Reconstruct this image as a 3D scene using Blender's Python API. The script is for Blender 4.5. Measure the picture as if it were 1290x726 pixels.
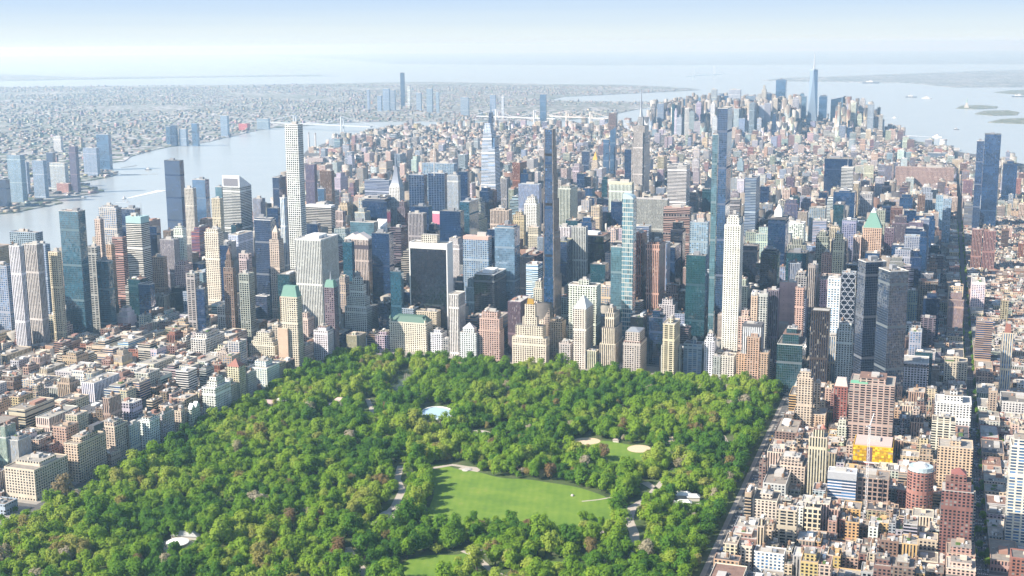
import bpy, bmesh, math, random
import numpy as np
from mathutils import Vector, Matrix

# ---------------------------------------------------------------- camera, sky, sun, exposure
for o in list(bpy.data.objects):
    bpy.data.objects.remove(o, do_unlink=True)
S = bpy.context.scene
VEIL = (4.9, 5.35, 5.3, 1)          # bright haze of the horizon
BLUE = (2.8, 3.8, 5.2, 1)         # pale blue above it
COL = S.collection
# metres: X = west across the avenues, Y = downtown, Z = up; the origin is Fifth Avenue at 59th Street
CX, CY, CZ, YAW, PIT, ROLL, F = 1055.478, -2139.703, 593.503, -0.329596, 0.191265, -0.00622165, 1582.648
CPOS = np.array([CX, CY, CZ])
FW = np.array([math.sin(YAW)*math.cos(PIT), math.cos(YAW)*math.cos(PIT), -math.sin(PIT)])
_r = np.array([math.cos(YAW), -math.sin(YAW), 0.])
_u = np.cross(_r, FW)
RT = _r*math.cos(ROLL) + _u*math.sin(ROLL)
UP = _u*math.cos(ROLL) - _r*math.sin(ROLL)
cam = bpy.data.objects.new('camera', bpy.data.cameras.new('camera'))
COL.objects.link(cam)
cam.matrix_world = Matrix(((RT[0], UP[0], -FW[0], CX), (RT[1], UP[1], -FW[1], CY), (RT[2], UP[2], -FW[2], CZ), (0, 0, 0, 1)))
cam.data.sensor_width = 36
cam.data.lens = 36*F/1290
cam.data.clip_start = 5
cam.data.clip_end = 250000
S.camera = cam

SUN_EL = math.radians(36.5)
SH = np.array([0.79, 0.61])                       # ground direction of the shadows
SH = SH/np.linalg.norm(SH)
TOSUN = Vector((-SH[0]*math.cos(SUN_EL), -SH[1]*math.cos(SUN_EL), math.sin(SUN_EL)))
W = bpy.data.worlds.new('World')
S.world = W
W.use_nodes = True
nt = W.node_tree
sky = nt.nodes.new('ShaderNodeTexSky')
sky.sky_type = 'NISHITA'
sky.sun_disc = False
sky.sun_elevation = SUN_EL
sky.sun_rotation = math.atan2(TOSUN.x, TOSUN.y)
sky.altitude = 0
sky.air_density = 1.0
sky.dust_density = 0.6
sky.ozone_density = 2.0
bg = nt.nodes['Background']
bg.inputs['Strength'].default_value = 0.10
# thin bright veil low over the horizon, with soft streaks of high cloud
geo_ = nt.nodes.new('ShaderNodeTexCoord')
sp_ = nt.nodes.new('ShaderNodeSeparateXYZ')
nt.links.new(geo_.outputs['Generated'], sp_.inputs[0])
mp_ = nt.nodes.new('ShaderNodeMapping')
mp_.inputs['Scale'].default_value = (1.6, 1.6, 60)
nt.links.new(geo_.outputs['Generated'], mp_.inputs[0])
cn_ = nt.nodes.new('ShaderNodeTexNoise')
cn_.inputs['Scale'].default_value = 2.2
cn_.inputs['Detail'].default_value = 5
nt.links.new(mp_.outputs[0], cn_.inputs['Vector'])
ad_ = nt.nodes.new('ShaderNodeMath')
ad_.operation = 'MULTIPLY_ADD'
nt.links.new(cn_.outputs[0], ad_.inputs[0])
ad_.inputs[1].default_value = .010
nt.links.new(sp_.outputs[2], ad_.inputs[2])
rp_ = nt.nodes.new('ShaderNodeValToRGB')
rp_.color_ramp.elements[0].position = -.003
rp_.color_ramp.elements[0].color = VEIL
rp_.color_ramp.elements[1].position = .046
rp_.color_ramp.elements[1].color = BLUE
e_ = rp_.color_ramp.elements.new(.017)
e_.color = (4.2, 4.8, 5.1, 1)
nt.links.new(ad_.outputs[0], rp_.inputs[0])
up_ = nt.nodes.new('ShaderNodeMapRange')
up_.inputs[1].default_value = .07
up_.inputs[2].default_value = .30
nt.links.new(ad_.outputs[0], up_.inputs[0])
mx_ = nt.nodes.new('ShaderNodeMix')
mx_.data_type = 'RGBA'
nt.links.new(up_.outputs[0], mx_.inputs[0])
nt.links.new(rp_.outputs[0], mx_.inputs[6])
nt.links.new(sky.outputs[0], mx_.inputs[7])
nt.links.new(mx_.outputs[2], bg.inputs[0])
sun = bpy.data.objects.new('sun', bpy.data.lights.new('sun', 'SUN'))
COL.objects.link(sun)
sun.data.energy = 5.0
sun.data.angle = math.radians(0.6)
sun.data.color = (1.0, 0.93, 0.82)
sun.rotation_euler = TOSUN.to_track_quat('Z', 'Y').to_euler()
sun.location = (0, 0, 3000)
S.view_settings.view_transform = 'Standard'
S.view_settings.look = 'None'
S.view_settings.gamma = 1
S.view_settings.exposure = 0.92
S.view_settings.use_curve_mapping = False
S.cycles.max_bounces = 4
S.cycles.diffuse_bounces = 2
S.cycles.glossy_bounces = 2
S.cycles.transmission_bounces = 2
S.cycles.volume_bounces = 3
S.cycles.transparent_max_bounces = 4
S.cycles.use_denoising = True
S.cycles.caustics_reflective = False
S.cycles.caustics_refractive = False
HAZE = 4.9e-5

# ---------------------------------------------------------------- helpers
def px_ray(px, py):
    return FW*F + RT*(px-645) + UP*(363-py)
def gp(px, py, z=0.):
    d = px_ray(px, py)
    return CPOS + d*((z-CZ)/d[2])
def g2(px, py):
    p = gp(px, py)
    return (float(p[0]), float(p[1]))
def proj(P):
    d = np.asarray(P, float) - CPOS
    z = d @ FW
    return 645 + F*(d @ RT)/z, 363 - F*(d @ UP)/z
def st(n):
    return 30 + (59-n)*80.5                          # centre line of street n
def mesh(name, v, f, mats=None, idx=None, smooth=False):
    m = bpy.data.meshes.new(name)
    m.from_pydata([tuple(p) for p in v], [], f)
    for k in (mats or ()):
        m.materials.append(k)
    if idx is not None:
        m.polygons.foreach_set('material_index', idx)
    if smooth:
        m.polygons.foreach_set('use_smooth', [True]*len(m.polygons))
    m.update()
    return m
def obj(name, me, parent=None, loc=(0, 0, 0), color=None, rotz=0):
    o = bpy.data.objects.new(name, me)
    COL.objects.link(o)
    o.location = loc
    if rotz:
        o.rotation_euler = (0, 0, rotz)
    if parent is not None:
        o.parent = parent
    if color is not None:
        o.color = (color[0], color[1], color[2], 1)
    return o
def tag(o, label, cat, group=None):
    o['label'] = label
    o['category'] = cat
    if group:
        o['group'] = group
    return o
def empty(name, loc, rotz=0):
    o = obj(name, None, None, loc, None, rotz)
    o.empty_display_size = 5
    return o
def structure(o, kind='structure'):
    o['kind'] = kind
    return o
class MB:
    """collects shapes into one mesh"""
    def __init__(s):
        s.v, s.f = [], []
    def add(s, v, f):
        n = len(s.v)
        s.v += [tuple(p) for p in v]
        s.f += [tuple(i+n for i in q) for q in f]
        return s
    def box(s, x0, x1, y0, y1, z0, z1, bottom=False):
        v = [(x0, y0, z0), (x1, y0, z0), (x1, y1, z0), (x0, y1, z0), (x0, y0, z1), (x1, y0, z1), (x1, y1, z1), (x0, y1, z1)]
        f = [(0, 1, 5, 4), (1, 2, 6, 5), (2, 3, 7, 6), (3, 0, 4, 7), (4, 5, 6, 7)]
        if bottom:
            f.append((3, 2, 1, 0))
        return s.add(v, f)
    def frustum(s, x0, x1, y0, y1, z0, z1, kx, ky):
        cx, cy = (x0+x1)/2, (y0+y1)/2
        hx, hy = (x1-x0)/2*kx, (y1-y0)/2*ky
        v = [(x0, y0, z0), (x1, y0, z0), (x1, y1, z0), (x0, y1, z0), (cx-hx, cy-hy, z1), (cx+hx, cy-hy, z1), (cx+hx, cy+hy, z1), (cx-hx, cy+hy, z1)]
        return s.add(v, [(0, 1, 5, 4), (1, 2, 6, 5), (2, 3, 7, 6), (3, 0, 4, 7), (4, 5, 6, 7)])
    def prism(s, pts, z0, z1):
        n = len(pts)
        v = [(x, y, z0) for x, y in pts] + [(x, y, z1) for x, y in pts]
        return s.add(v, [(i, (i+1) % n, (i+1) % n+n, i+n) for i in range(n)] + [tuple(range(n, 2*n))])
    def cyl(s, x, y, r0, r1, z0, z1, n=10, cap=True):
        v = [(x+r0*math.cos(2*math.pi*i/n), y+r0*math.sin(2*math.pi*i/n), z0) for i in range(n)]
        v += [(x+r1*math.cos(2*math.pi*i/n), y+r1*math.sin(2*math.pi*i/n), z1) for i in range(n)]
        return s.add(v, [(i, (i+1) % n, (i+1) % n+n, i+n) for i in range(n)] + ([tuple(range(n, 2*n))] if cap else []))
    def beam(s, p, q, r, n=4):
        p, q = Vector(p), Vector(q)
        d = (q-p).normalized()
        a = d.orthogonal().normalized()
        b = d.cross(a)
        v = []
        for c in (p, q):
            for i in range(n):
                t = 2*math.pi*(i+.5)/n
                v.append(tuple(c + a*(r*math.cos(t)) + b*(r*math.sin(t))))
        return s.add(v, [(i, (i+1) % n, (i+1) % n+n, i+n) for i in range(n)] + [tuple(range(n-1, -1, -1)), tuple(range(n, 2*n))])
    def ring(s, x0, x1, y0, y1, z0, z1, t):
        o = [(x0, y0), (x1, y0), (x1, y1), (x0, y1)]
        i = [(x0+t, y0+t), (x1-t, y0+t), (x1-t, y1-t), (x0+t, y1-t)]
        v = [(a, b, z0) for a, b in o] + [(a, b, z1) for a, b in o] + [(a, b, z1) for a, b in i] + [(a, b, z0) for a, b in i]
        f = []
        for k in range(4):
            j = (k+1) % 4
            f += [(k, j, j+4, k+4), (k+4, j+4, j+8, k+8), (k+8, j+8, j+12, k+12)]
        return s.add(v, f)
    def build(s, name, mat=None, parent=None, loc=(0, 0, 0), color=None, smooth=False, rotz=0):
        return obj(name, mesh(name, s.v, s.f, [mat] if mat else None, None, smooth), parent, loc, color, rotz)
def flat_poly(name, pts, z, mat, kind='structure', skirt=0):
    pts = list(pts)
    a = sum(pts[i][0]*pts[(i+1) % len(pts)][1]-pts[(i+1) % len(pts)][0]*pts[i][1] for i in range(len(pts)))
    if a < 0:
        pts.reverse()
    bm = bmesh.new()
    vs = [bm.verts.new((x, y, 0)) for x, y in pts]
    fc = bm.faces.new(vs)
    if skirt:
        r = bmesh.ops.extrude_face_region(bm, geom=[fc])
        low = [g for g in r['geom'] if isinstance(g, bmesh.types.BMVert)]
        for g in low:
            g.co.z -= skirt
        bmesh.ops.delete(bm, geom=[g for g in r['geom'] if isinstance(g, bmesh.types.BMFace)], context='FACES_ONLY')
        if fc.is_valid:
            fc.normal_update()
            if fc.normal.z < 0:
                fc.normal_flip()
        for q in bm.faces:
            q.normal_update()
    bmesh.ops.triangulate(bm, faces=[q for q in bm.faces if len(q.verts) > 4])
    m = bpy.data.meshes.new(name)
    bm.to_mesh(m)
    bm.free()
    m.materials.append(mat)
    o = obj(name, m, None, (0, 0, z))
    return structure(o, kind)
def smooth_poly(pts, n=2):
    for _ in range(n):
        q = []
        for i in range(len(pts)):
            a, b = pts[i], pts[(i+1) % len(pts)]
            q += [(a[0]*.75+b[0]*.25, a[1]*.75+b[1]*.25), (a[0]*.25+b[0]*.75, a[1]*.25+b[1]*.75)]
        pts = q
    return pts
def inside(poly, X, Y):
    X, Y = np.asarray(X, float), np.asarray(Y, float)
    r = np.zeros(X.shape, bool)
    n = len(poly)
    for i in range(n):
        x0, y0 = poly[i]
        x1, y1 = poly[(i+1) % n]
        if y0 == y1:
            continue
        c = ((y0 > Y) != (y1 > Y)) & (X < (x1-x0)*(Y-y0)/(y1-y0)+x0)
        r ^= c
    return r

# ---------------------------------------------------------------- materials
class N:
    """small node-tree writer"""
    def __init__(s, name):
        s.m = bpy.data.materials.new(name)
        s.m.use_nodes = True
        s.t = s.m.node_tree
        s.b = s.t.nodes['Principled BSDF']
    def n(s, typ, **kw):
        x = s.t.nodes.new('ShaderNode'+typ)
        for k, v in kw.items():
            setattr(x, k, v)
        return x
    def l(s, a, b):
        s.t.links.new(a, b)
    def put(s, sock, v):
        if isinstance(v, (int, float)):
            sock.default_value = v
        elif isinstance(v, (tuple, list)):
            sock.default_value = tuple(v)+((1,) if len(v) == 3 and len(sock.default_value) == 4 else ())
        else:
            s.l(v, sock)
    def math(s, op, a, b=None, c=None):
        x = s.n('Math', operation=op)
        for i, v in enumerate((a, b, c)):
            if v is not None:
                s.put(x.inputs[i], v)
        return x.outputs[0]
    def mix(s, f, a, b, typ='MIX'):
        x = s.n('Mix', data_type='RGBA', blend_type=typ)
        s.put(x.inputs[0], f)
        s.put(x.inputs[6], a)
        s.put(x.inputs[7], b)
        return x.outputs[2]
    def mixf(s, f, a, b):
        x = s.n('Mix', data_type='FLOAT')
        s.put(x.inputs[0], f)
        s.put(x.inputs[2], a)
        s.put(x.inputs[3], b)
        return x.outputs[0]
    def sep(s, v):
        x = s.n('SeparateXYZ')
        s.l(v, x.inputs[0])
        return x.outputs
    def comb(s, a, b, c=0.):
        x = s.n('CombineXYZ')
        for i, v in enumerate((a, b, c)):
            s.put(x.inputs[i], v)
        return x.outputs[0]
    def noise(s, vec, scale, detail=2., rough=.5):
        x = s.n('TexNoise')
        s.l(vec, x.inputs['Vector'])
        x.inputs['Scale'].default_value = scale
        x.inputs['Detail'].default_value = detail
        x.inputs['Roughness'].default_value = rough
        return x.outputs[0]
    def white(s, vec):
        x = s.n('TexWhiteNoise', noise_dimensions='3D')
        s.l(vec, x.inputs['Vector'])
        return x.outputs
    def ramp(s, f, stops, interp='LINEAR'):
        x = s.n('ValToRGB')
        s.put(x.inputs[0], f)
        r = x.color_ramp
        r.interpolation = interp
        while len(r.elements) < len(stops):
            r.elements.new(.5)
        for e, (p, c) in zip(r.elements, stops):
            e.position = p
            e.color = tuple(c)+(1,)
        return x.outputs[0]
    def out(s, color=None, rough=None, metal=None, spec=None, normal=None):
        for k, v in (('Base Color', color), ('Roughness', rough), ('Metallic', metal), ('Specular IOR Level', spec), ('Normal', normal)):
            if v is not None:
                s.put(s.b.inputs[k], v)
        return s.m
_plain = {}
def plain(c, rough=.8, metal=0., var=.12):
    k = (c, rough, metal)
    if k not in _plain:
        n = N('plain')
        p = n.n('TexCoord').outputs['Object']
        f = n.noise(p, .35, 3.)
        n.out(n.mix(n.math('MULTIPLY', f, 1.), tuple(x*(1-var) for x in c), tuple(min(1, x*(1+var)) for x in c)), rough, metal)
        _plain[k] = n.m
    return _plain[k]
GLASS = dict(dark=(.008, .012, .020), black=(.006, .011, .024), navy=(.010, .034, .095), navyb=(.016, .055, .14), navyk=(.016, .032, .07), blue=(.04, .105, .21),
             bluep=(.12, .21, .31), teal=(.018, .085, .135), tealp=(.075, .165, .215), tealg=(.012, .06, .082), yellow=(.62, .38, .02), olive=(.1, .12, .03))
# bay width, storey height, window left/right inset, sill, head; extra
STYLE = dict(
    punch=(4.6, 3.8, .22, .2, .80), grid=(5.0, 4.2, .17, .18, .84), bigrid=(4.75, 4.75, .17, .17, .83), bigwin=(6.2, 6., .14, .16, .86), limew=(4.6, 4.0, .27, .22, .78),
    balc=(8.5, 3.7, .13, .36, .95), vert=(3.6, 3.9, .26, -.1, 1.1), fine=(1.9, 3.9, .25, -.1, 1.1), horz=(60., 4.0, -.1, .40, 1.1), glass=(3.1, 4.1, .045, .09, 1.1), frame=(3.4, 4.2, .03, .05, 1.1),
    frame2=(7.5, 4.6, .08, .2, 1.1), pixel=(4.2, 8.5, .06, .1, .92), check=(5., 3.6, .2, .2, .85), diamond=(1e4, 1e4, -1, -1, 2), blank=(14., 9., .47, .45, .55), yellow=(3., 3., .02, .05, 1.1))
_fac = {}
def glossy_(st_):
    return st_ in ('glass', 'frame', 'pixel', 'frame2', 'diamond')
def facade(style, glass, attr=False):
    """wall from the object's own colour, windows and storeys as surface pattern"""
    key = (style, glass, attr)
    if key in _fac:
        return _fac[key]
    bay, flo, ins, sill, head = STYLE[style]
    n = N('facade_'+style)
    tc = n.n('TexCoord')
    p, nr = tc.outputs['Object'], tc.outputs['Normal']
    x, y, z = n.sep(p)
    nx, ny, nz = n.sep(nr)
    side = n.math('GREATER_THAN', n.math('ABSOLUTE', nx), n.math('ABSOLUTE', ny))
    u = n.mixf(side, x, y)
    roof = n.math('GREATER_THAN', nz, .55)
    oi = n.n('ObjectInfo')
    if attr:
        at = n.n('Attribute', attribute_name='wall')
        wallc, rnd = at.outputs['Color'], at.outputs['Alpha']
    else:
        wallc, rnd = oi.outputs['Color'], oi.outputs['Random']
    gu = n.math('DIVIDE', u, bay)
    gz = n.math('DIVIDE', z, flo)
    fu, fz = n.math('FRACT', gu), n.math('FRACT', gz)
    win = n.math('MULTIPLY', n.math('MULTIPLY', n.math('GREATER_THAN', fu, ins), n.math('LESS_THAN', fu, 1-ins)),
                 n.math('MULTIPLY', n.math('GREATER_THAN', fz, sill), n.math('LESS_THAN', fz, head)))
    cell = n.comb(n.math('FLOOR', gu), n.math('FLOOR', gz), n.math('ADD', n.math('MULTIPLY', side, 7.), n.math('MULTIPLY', rnd, 91.)))
    wn = n.white(cell)
    r = wn[0]
    if style in ('punch', 'vert', 'horz', 'grid', 'glass', 'fine', 'balc'):
        # plant floors: a blank louvred storey now and then
        mech = n.math('COMPARE', n.math('MODULO', n.math('ADD', n.math('FLOOR', gz), n.math('FLOOR', n.math('MULTIPLY', rnd, 17.))), 17. if glossy_(style) else 23.), 3., .5)
        win = n.math('MULTIPLY', win, n.math('SUBTRACT', 1., mech))
    if style == 'check':
        win = n.math('MULTIPLY', win, n.math('GREATER_THAN', r, .38))
    g = GLASS[glass]
    glossy = style in ('glass', 'frame', 'pixel', 'frame2', 'diamond')
    if glossy:
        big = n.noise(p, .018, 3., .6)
        lum = n.math('ADD', n.math('MULTIPLY', r, .55 if style != 'pixel' else 1.9), n.math('MULTIPLY', n.math('POWER', big, 2.2), 3.4))  # broad patches of reflection painted into the glass colour
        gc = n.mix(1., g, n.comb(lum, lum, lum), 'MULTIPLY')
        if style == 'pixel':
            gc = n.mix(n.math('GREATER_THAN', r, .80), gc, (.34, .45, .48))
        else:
            gc = n.mix(n.math('GREATER_THAN', r, .985), gc, tuple(min(1, c*2+.02) for c in g))  # a few panes brightened as painted sparkle
    else:
        gc = n.ramp(r, [(0, tuple(c*.6 for c in g)), (.6, g), (.86, tuple(c*2.2 for c in g)), (1, (.26, .26, .24))])
    if attr:
        pass
    if glossy:
        mull = wallc if style == 'pixel' else n.mix(.97 if style == 'frame' else .80, wallc, g)
    else:
        # soot and stone tone drift across the wall, a little course shading per storey
        dn = n.noise(p, .05, 4., .65)
        pier = n.math('MULTIPLY', n.white(n.comb(n.math('FLOOR', n.math('DIVIDE', gu, 2.)), rnd, side))[0], .16)
        k = n.math('ADD', n.math('MULTIPLY', dn, .55), n.math('ADD', n.math('ADD', .56, pier), n.math('MULTIPLY', n.white(n.comb(n.math('FLOOR', gz), rnd, side))[0], .14)))
        mull = n.mix(1., wallc, n.comb(k, k, k), 'MULTIPLY')
    if style == 'diamond':
        a = n.math('DIVIDE', u, 12.)
        b = n.math('DIVIDE', z, 16.5)
        d1 = n.math('ABSOLUTE', n.math('SUBTRACT', n.math('FRACT', n.math('ADD', a, b)), .5))
        d2 = n.math('ABSOLUTE', n.math('SUBTRACT', n.math('FRACT', n.math('SUBTRACT', a, b)), .5))
        d3 = n.math('ABSOLUTE', n.math('SUBTRACT', n.math('FRACT', n.math('MULTIPLY', b, 2.)), .5))
        win = n.math('MULTIPLY', n.math('GREATER_THAN', n.math('MINIMUM', d1, d2), .045), n.math('GREATER_THAN', d3, .05))
        mull = wallc
        gc = n.mix(.5, gc, g)
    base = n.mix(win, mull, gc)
    rc = n.ramp(rnd, [(0, (.36, .32, .28)), (.14, (.50, .46, .40)), (.28, (.24, .22, .20)), (.42, (.56, .54, .50)), (.54, (.40, .35, .29)), (.66, (.30, .19, .15)), (.74, (.13, .13, .14)), (.84, (.46, .43, .38)), (.95, (.66, .64, .6))], 'CONSTANT')
    rk = n.math('ADD', .22, n.math('MULTIPLY', n.noise(p, .2, 5., .75), .75 if attr else 1.0))
    rc = n.mix(1., rc, n.comb(rk, rk, rk), 'MULTIPLY')
    base = n.mix(roof, base, rc)
    notroof = n.math('SUBTRACT', 1., roof)
    w = n.math('MULTIPLY', win, notroof)
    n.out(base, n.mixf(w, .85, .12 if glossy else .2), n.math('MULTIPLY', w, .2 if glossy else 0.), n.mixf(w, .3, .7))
    if glossy:
        n.put(n.b.inputs['Coat Weight'], n.math('MULTIPLY', w, .9))
        n.b.inputs['Coat IOR'].default_value = 2.1
        n.b.inputs['Coat Roughness'].default_value = .06
        # each pane sits at its own slight tilt, so reflections break up
        g_ = n.n('NewGeometry').outputs['Normal']
        sub = n.n('VectorMath', operation='SUBTRACT')
        n.l(wn[1], sub.inputs[0])
        sub.inputs[1].default_value = (.5, .5, .5)
        sc = n.n('VectorMath', operation='SCALE')
        n.l(sub.outputs[0], sc.inputs[0])
        n.put(sc.inputs['Scale'], n.math('MULTIPLY', w, .05))
        ad = n.n('VectorMath', operation='ADD')
        n.l(g_, ad.inputs[0])
        n.l(sc.outputs[0], ad.inputs[1])
        nm = n.n('VectorMath', operation='NORMALIZE')
        n.l(ad.outputs[0], nm.inputs[0])
        n.put(n.b.inputs['Normal'], nm.outputs[0])
        n.put(n.b.inputs['Coat Normal'], nm.outputs[0])
    _fac[key] = n.m
    return n.m
WALL = dict(cream=(.60, .52, .40), creamw=(.70, .65, .55), creamy=(.66, .59, .47), creampk=(.58, .48, .38), creamc=(.66, .60, .42), white=(.74, .74, .72), whitec=(.72, .72, .68), whitem=(.62, .64, .66),
            whitestripe=(.68, .66, .65), whitet=(.74, .72, .66), tan=(.45, .34, .25), tanl=(.58, .46, .33), tanbr=(.38, .29, .22), tanp=(.60, .42, .31), brick=(.30, .13, .10), brickr=(.32, .165, .13), brickd=(.22, .11, .10),
            brickp=(.34, .20, .18), brown=(.22, .145, .115), pink=(.46, .29, .25), pinkl=(.58, .47, .43), pinkg=(.52, .46, .43), pinkt=(.52, .38, .31), pinkp=(.50, .33, .29), pinkbr=(.44, .33, .29), pinkc=(.6, .45, .4),
            grey=(.38, .38, .39), greyl=(.54, .53, .50), greyb=(.34, .40, .47), greyg=(.36, .37, .33), greyw=(.48, .46, .46), greyp=(.40, .35, .33), dgrey=(.09, .10, .12), purp=(.18, .14, .17), terra=(.52, .24, .14),
            terral=(.56, .36, .29), orange=(.50, .34, .24), steel=(.40, .45, .50), olive=(.30, .30, .18), bronze=(.06, .045, .04), black=(.02, .02, .025), yellow=(.72, .44, .02), yellowt=(.56, .38, .18))

# ---------------------------------------------------------------- the setting: water, land, park, roads
n = N('water')
p = n.n('NewGeometry').outputs['Position']
f1 = n.noise(p, .004, 5., .6)
bmp = n.n('Bump')
n.l(n.noise(p, .05, 4., .6), bmp.inputs['Height'])
bmp.inputs['Strength'].default_value = .12
bmp.inputs['Distance'].default_value = 3.
M_WATER = n.out(n.mix(f1, (.33, .36, .36), (.42, .44, .43)), .22, 0., .5, bmp.outputs[0])
R_ = 95000
wv = [(R_*math.sin(t*math.pi/24), R_*math.cos(t*math.pi/24), 0) for t in range(48)]
structure(obj('water', mesh('water', wv, [tuple(range(47, -1, -1))], [M_WATER]), None, (0, 0, -3)))

n = N('city_terrain')
p = n.n('NewGeometry').outputs['Position']
vr = n.n('TexVoronoi')
n.l(p, vr.inputs['Vector'])
vr.inputs['Scale'].default_value = 1/38.
cellc = n.ramp(n.sep(vr.outputs['Color'])[0], [(0, (.06, .085, .045)), (.20, (.09, .11, .06)), (.30, (.24, .24, .25)), (.5, (.33, .32, .32)), (.66, (.20, .18, .18)), (.82, (.48, .48, .48)), (1, (.15, .16, .18))], 'CONSTANT')
gm = n.ramp(n.noise(p, .0011, 4., .6), [(.42, (0, 0, 0)), (.6, (1, 1, 1))])
M_TERR = n.out(n.mix(n.math('MULTIPLY', n.sep(gm)[0], .5), cellc, (.07, .095, .055)), .9)
n = N('shore_land')
p = n.n('NewGeometry').outputs['Position']
M_SHORE = n.out(n.ramp(n.noise(p, .02, 4., .7), [(.3, (.05, .09, .03)), (.5, (.12, .13, .07)), (.65, (.34, .31, .27)), (.8, (.5, .48, .44))]), .9)
n = N('asphalt')
p = n.n('NewGeometry').outputs['Position']
M_ASPH = n.out(n.mix(n.noise(p, .08, 5., .7), (.065, .065, .07), (.14, .137, .132)), .85)
n = N('pavement')
p = n.n('NewGeometry').outputs['Position']
M_PAVE = n.out(n.mix(n.noise(p, .12, 4., .7), (.20, .185, .165), (.40, .37, .33)), .9)
n = N('path_surface')
p = n.n('NewGeometry').outputs['Position']
M_PATH = n.out(n.mix(n.noise(p, .15, 4., .7), (.33, .29, .25), (.52, .46, .39)), .9)
n = N('grass_surface')
p = n.n('NewGeometry').outputs['Position']
x, y, z = n.sep(p)
worn = n.ramp(n.noise(p, .045, 6., .75), [(.60, (0, 0, 0)), (.74, (1, 1, 1))])
mow = n.math('SINE', n.math('ADD', n.math('MULTIPLY', x, .62), n.math('MULTIPLY', y, .16)))
gcol = n.ramp(n.math('ADD', n.noise(p, .022, 6., .68), n.math('MULTIPLY', mow, .03)), [(.25, (.075, .155, .010)), (.45, (.112, .205, .012)), (.6, (.15, .24, .018)), (.78, (.23, .26, .05))])
M_GRASS = n.out(n.mix(n.math('MULTIPLY', n.sep(worn)[0], .45), gcol, (.27, .25, .10)), .95)
n = N('woodland_floor')
p = n.n('NewGeometry').outputs['Position']
M_FLOOR = n.out(n.ramp(n.noise(p, .03, 5., .7), [(.3, (.03, .055, .012)), (.5, (.06, .095, .02)), (.68, (.12, .12, .06)), (.8, (.22, .19, .14))]), .95)
M_SAND = plain((.60, .47, .32), .95)
n = N('pond_water')
M_POND = n.out((.045, .06, .04), .08, 0., .5)

LAND={'brooklyn':[g2(*q) for q in ((-60,290),(0,269),(16,268),(40,263),(76,256),(78,254),(66,251),(96,247),(130,241),(131,239.5),(100,233),(98,229),(120,226),(140,222),(148,219),(140,213),(136,206),(150,203.5),(157,203),(165,197),(185,191),(200,187.5),(215,184.5),(240,182),(265,178),(285,173),(300,170),(315,166),(330,163),(345,161),(380,158.5),(430,154.5),(480,153),(560,152.5),(640,152.5),(700,152),(750,148),(772,144),(806,137),(872,131),(850,128.5),(735,128),(690,126))]+
[(-3121,11980),(-2508,13182),(-1972,14368),(-2219,14977),(-3392,16246),(-4832,16416),(-6020,17000),(-7000,17400),(-8609,16004),(-12039,14154),(-13700,13300),(-16300,11900),(-21000,17000),(-38000,28500),(-52000,2000),(-30000,-12000),(-12000,-6000),(-5200,-900)],
'rockaway':[(-10500,21000),(-12500,19900),(-16400,15900),(-30000,25500),(-34000,29500),(-15500,19600),(-11500,21900)],
'staten':[(1179,15766),(550,17630),(-1750,18600),(-1650,20150),(-500,22100),(2100,26500),(10500,36000),(14000,31500),(7600,21000),(4800,17200),(2300,16150)],
'jersey':[(3000,3050),(2700,5650),(2050,6850),(2150,7750),(2950,9000),(3500,11100),(2500,12700),(4300,14050),(4700,16450),(7500,17300),(10000,16600),(7800,32000),(1500,35000),(-8100,33300),(-16000,36000),(-25000,50000),(-45000,75000),(30000,85000),(70000,30000),(20000,-10000)],
'island':[g2(*q) for q in ((883,145),(859,143),(910,139),(975,135),(976,138),(949,143))],
'island.001':[g2(*q) for q in ((1204,136.6),(1212,133.2),(1235,132.4),(1257,134.2),(1256,136.4),(1230,137.4))],
'island.002':[g2(*q) for q in ((1228,143.5),(1240,139.6),(1270,139),(1284,141.5),(1281,145),(1250,145.5))],
'island.003':[g2(*q) for q in ((1244,154),(1262,150),(1300,148),(1340,150),(1340,157),(1290,156))],
'island.004':[g2(*q) for q in ((1252,116.5),(1275,113.5),(1340,113),(1340,121),(1290,120))]}
for k, pts in LAND.items():
    far = k in ('brooklyn', 'rockaway', 'staten', 'jersey')
    flat_poly('terrain' if far else 'island', pts, 0., M_TERR if far else M_SHORE, 'structure', 4)
MAN = [(-1850,-3400),(-1900,-900)] + [g2(*q) for q in ((-252,396),(120,330),(230,300),(345,262),(400,226),(374,203),(388,188.5),(432,172),(470,165.5),(560,164),(657,165),(785,162),(852,156),(923,152),(980,151),(1029,154.5),(1098,164.5),(1130,171),(1150,176),(1180,187.5),(1240,196),(1290,207),(1446,259),(1609,322),(1651,364))]
MAN += [(2150, -300), (2100, -3400)]
flat_poly('ground', MAN, 0., M_ASPH, 'structure', 4)
pv = MB()
for (px0, py0, px1, py1, w) in ((1128,178,1178,183.5,14),(1150,178,1173,181,10),(100,233,128,240,10),(66,251,77,255.5,8)):
    a, b = gp(px0, py0), gp(px1, py1)
    d = (b-a)/np.linalg.norm(b-a)
    q = np.array([-d[1], d[0], 0])*w
    pv.prism([tuple((a+q)[:2]), tuple((a-q)[:2]), tuple((b-q)[:2]), tuple((b+q)[:2])][::-1], -3, .3)
structure(pv.build('shore', M_SHORE))

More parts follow.
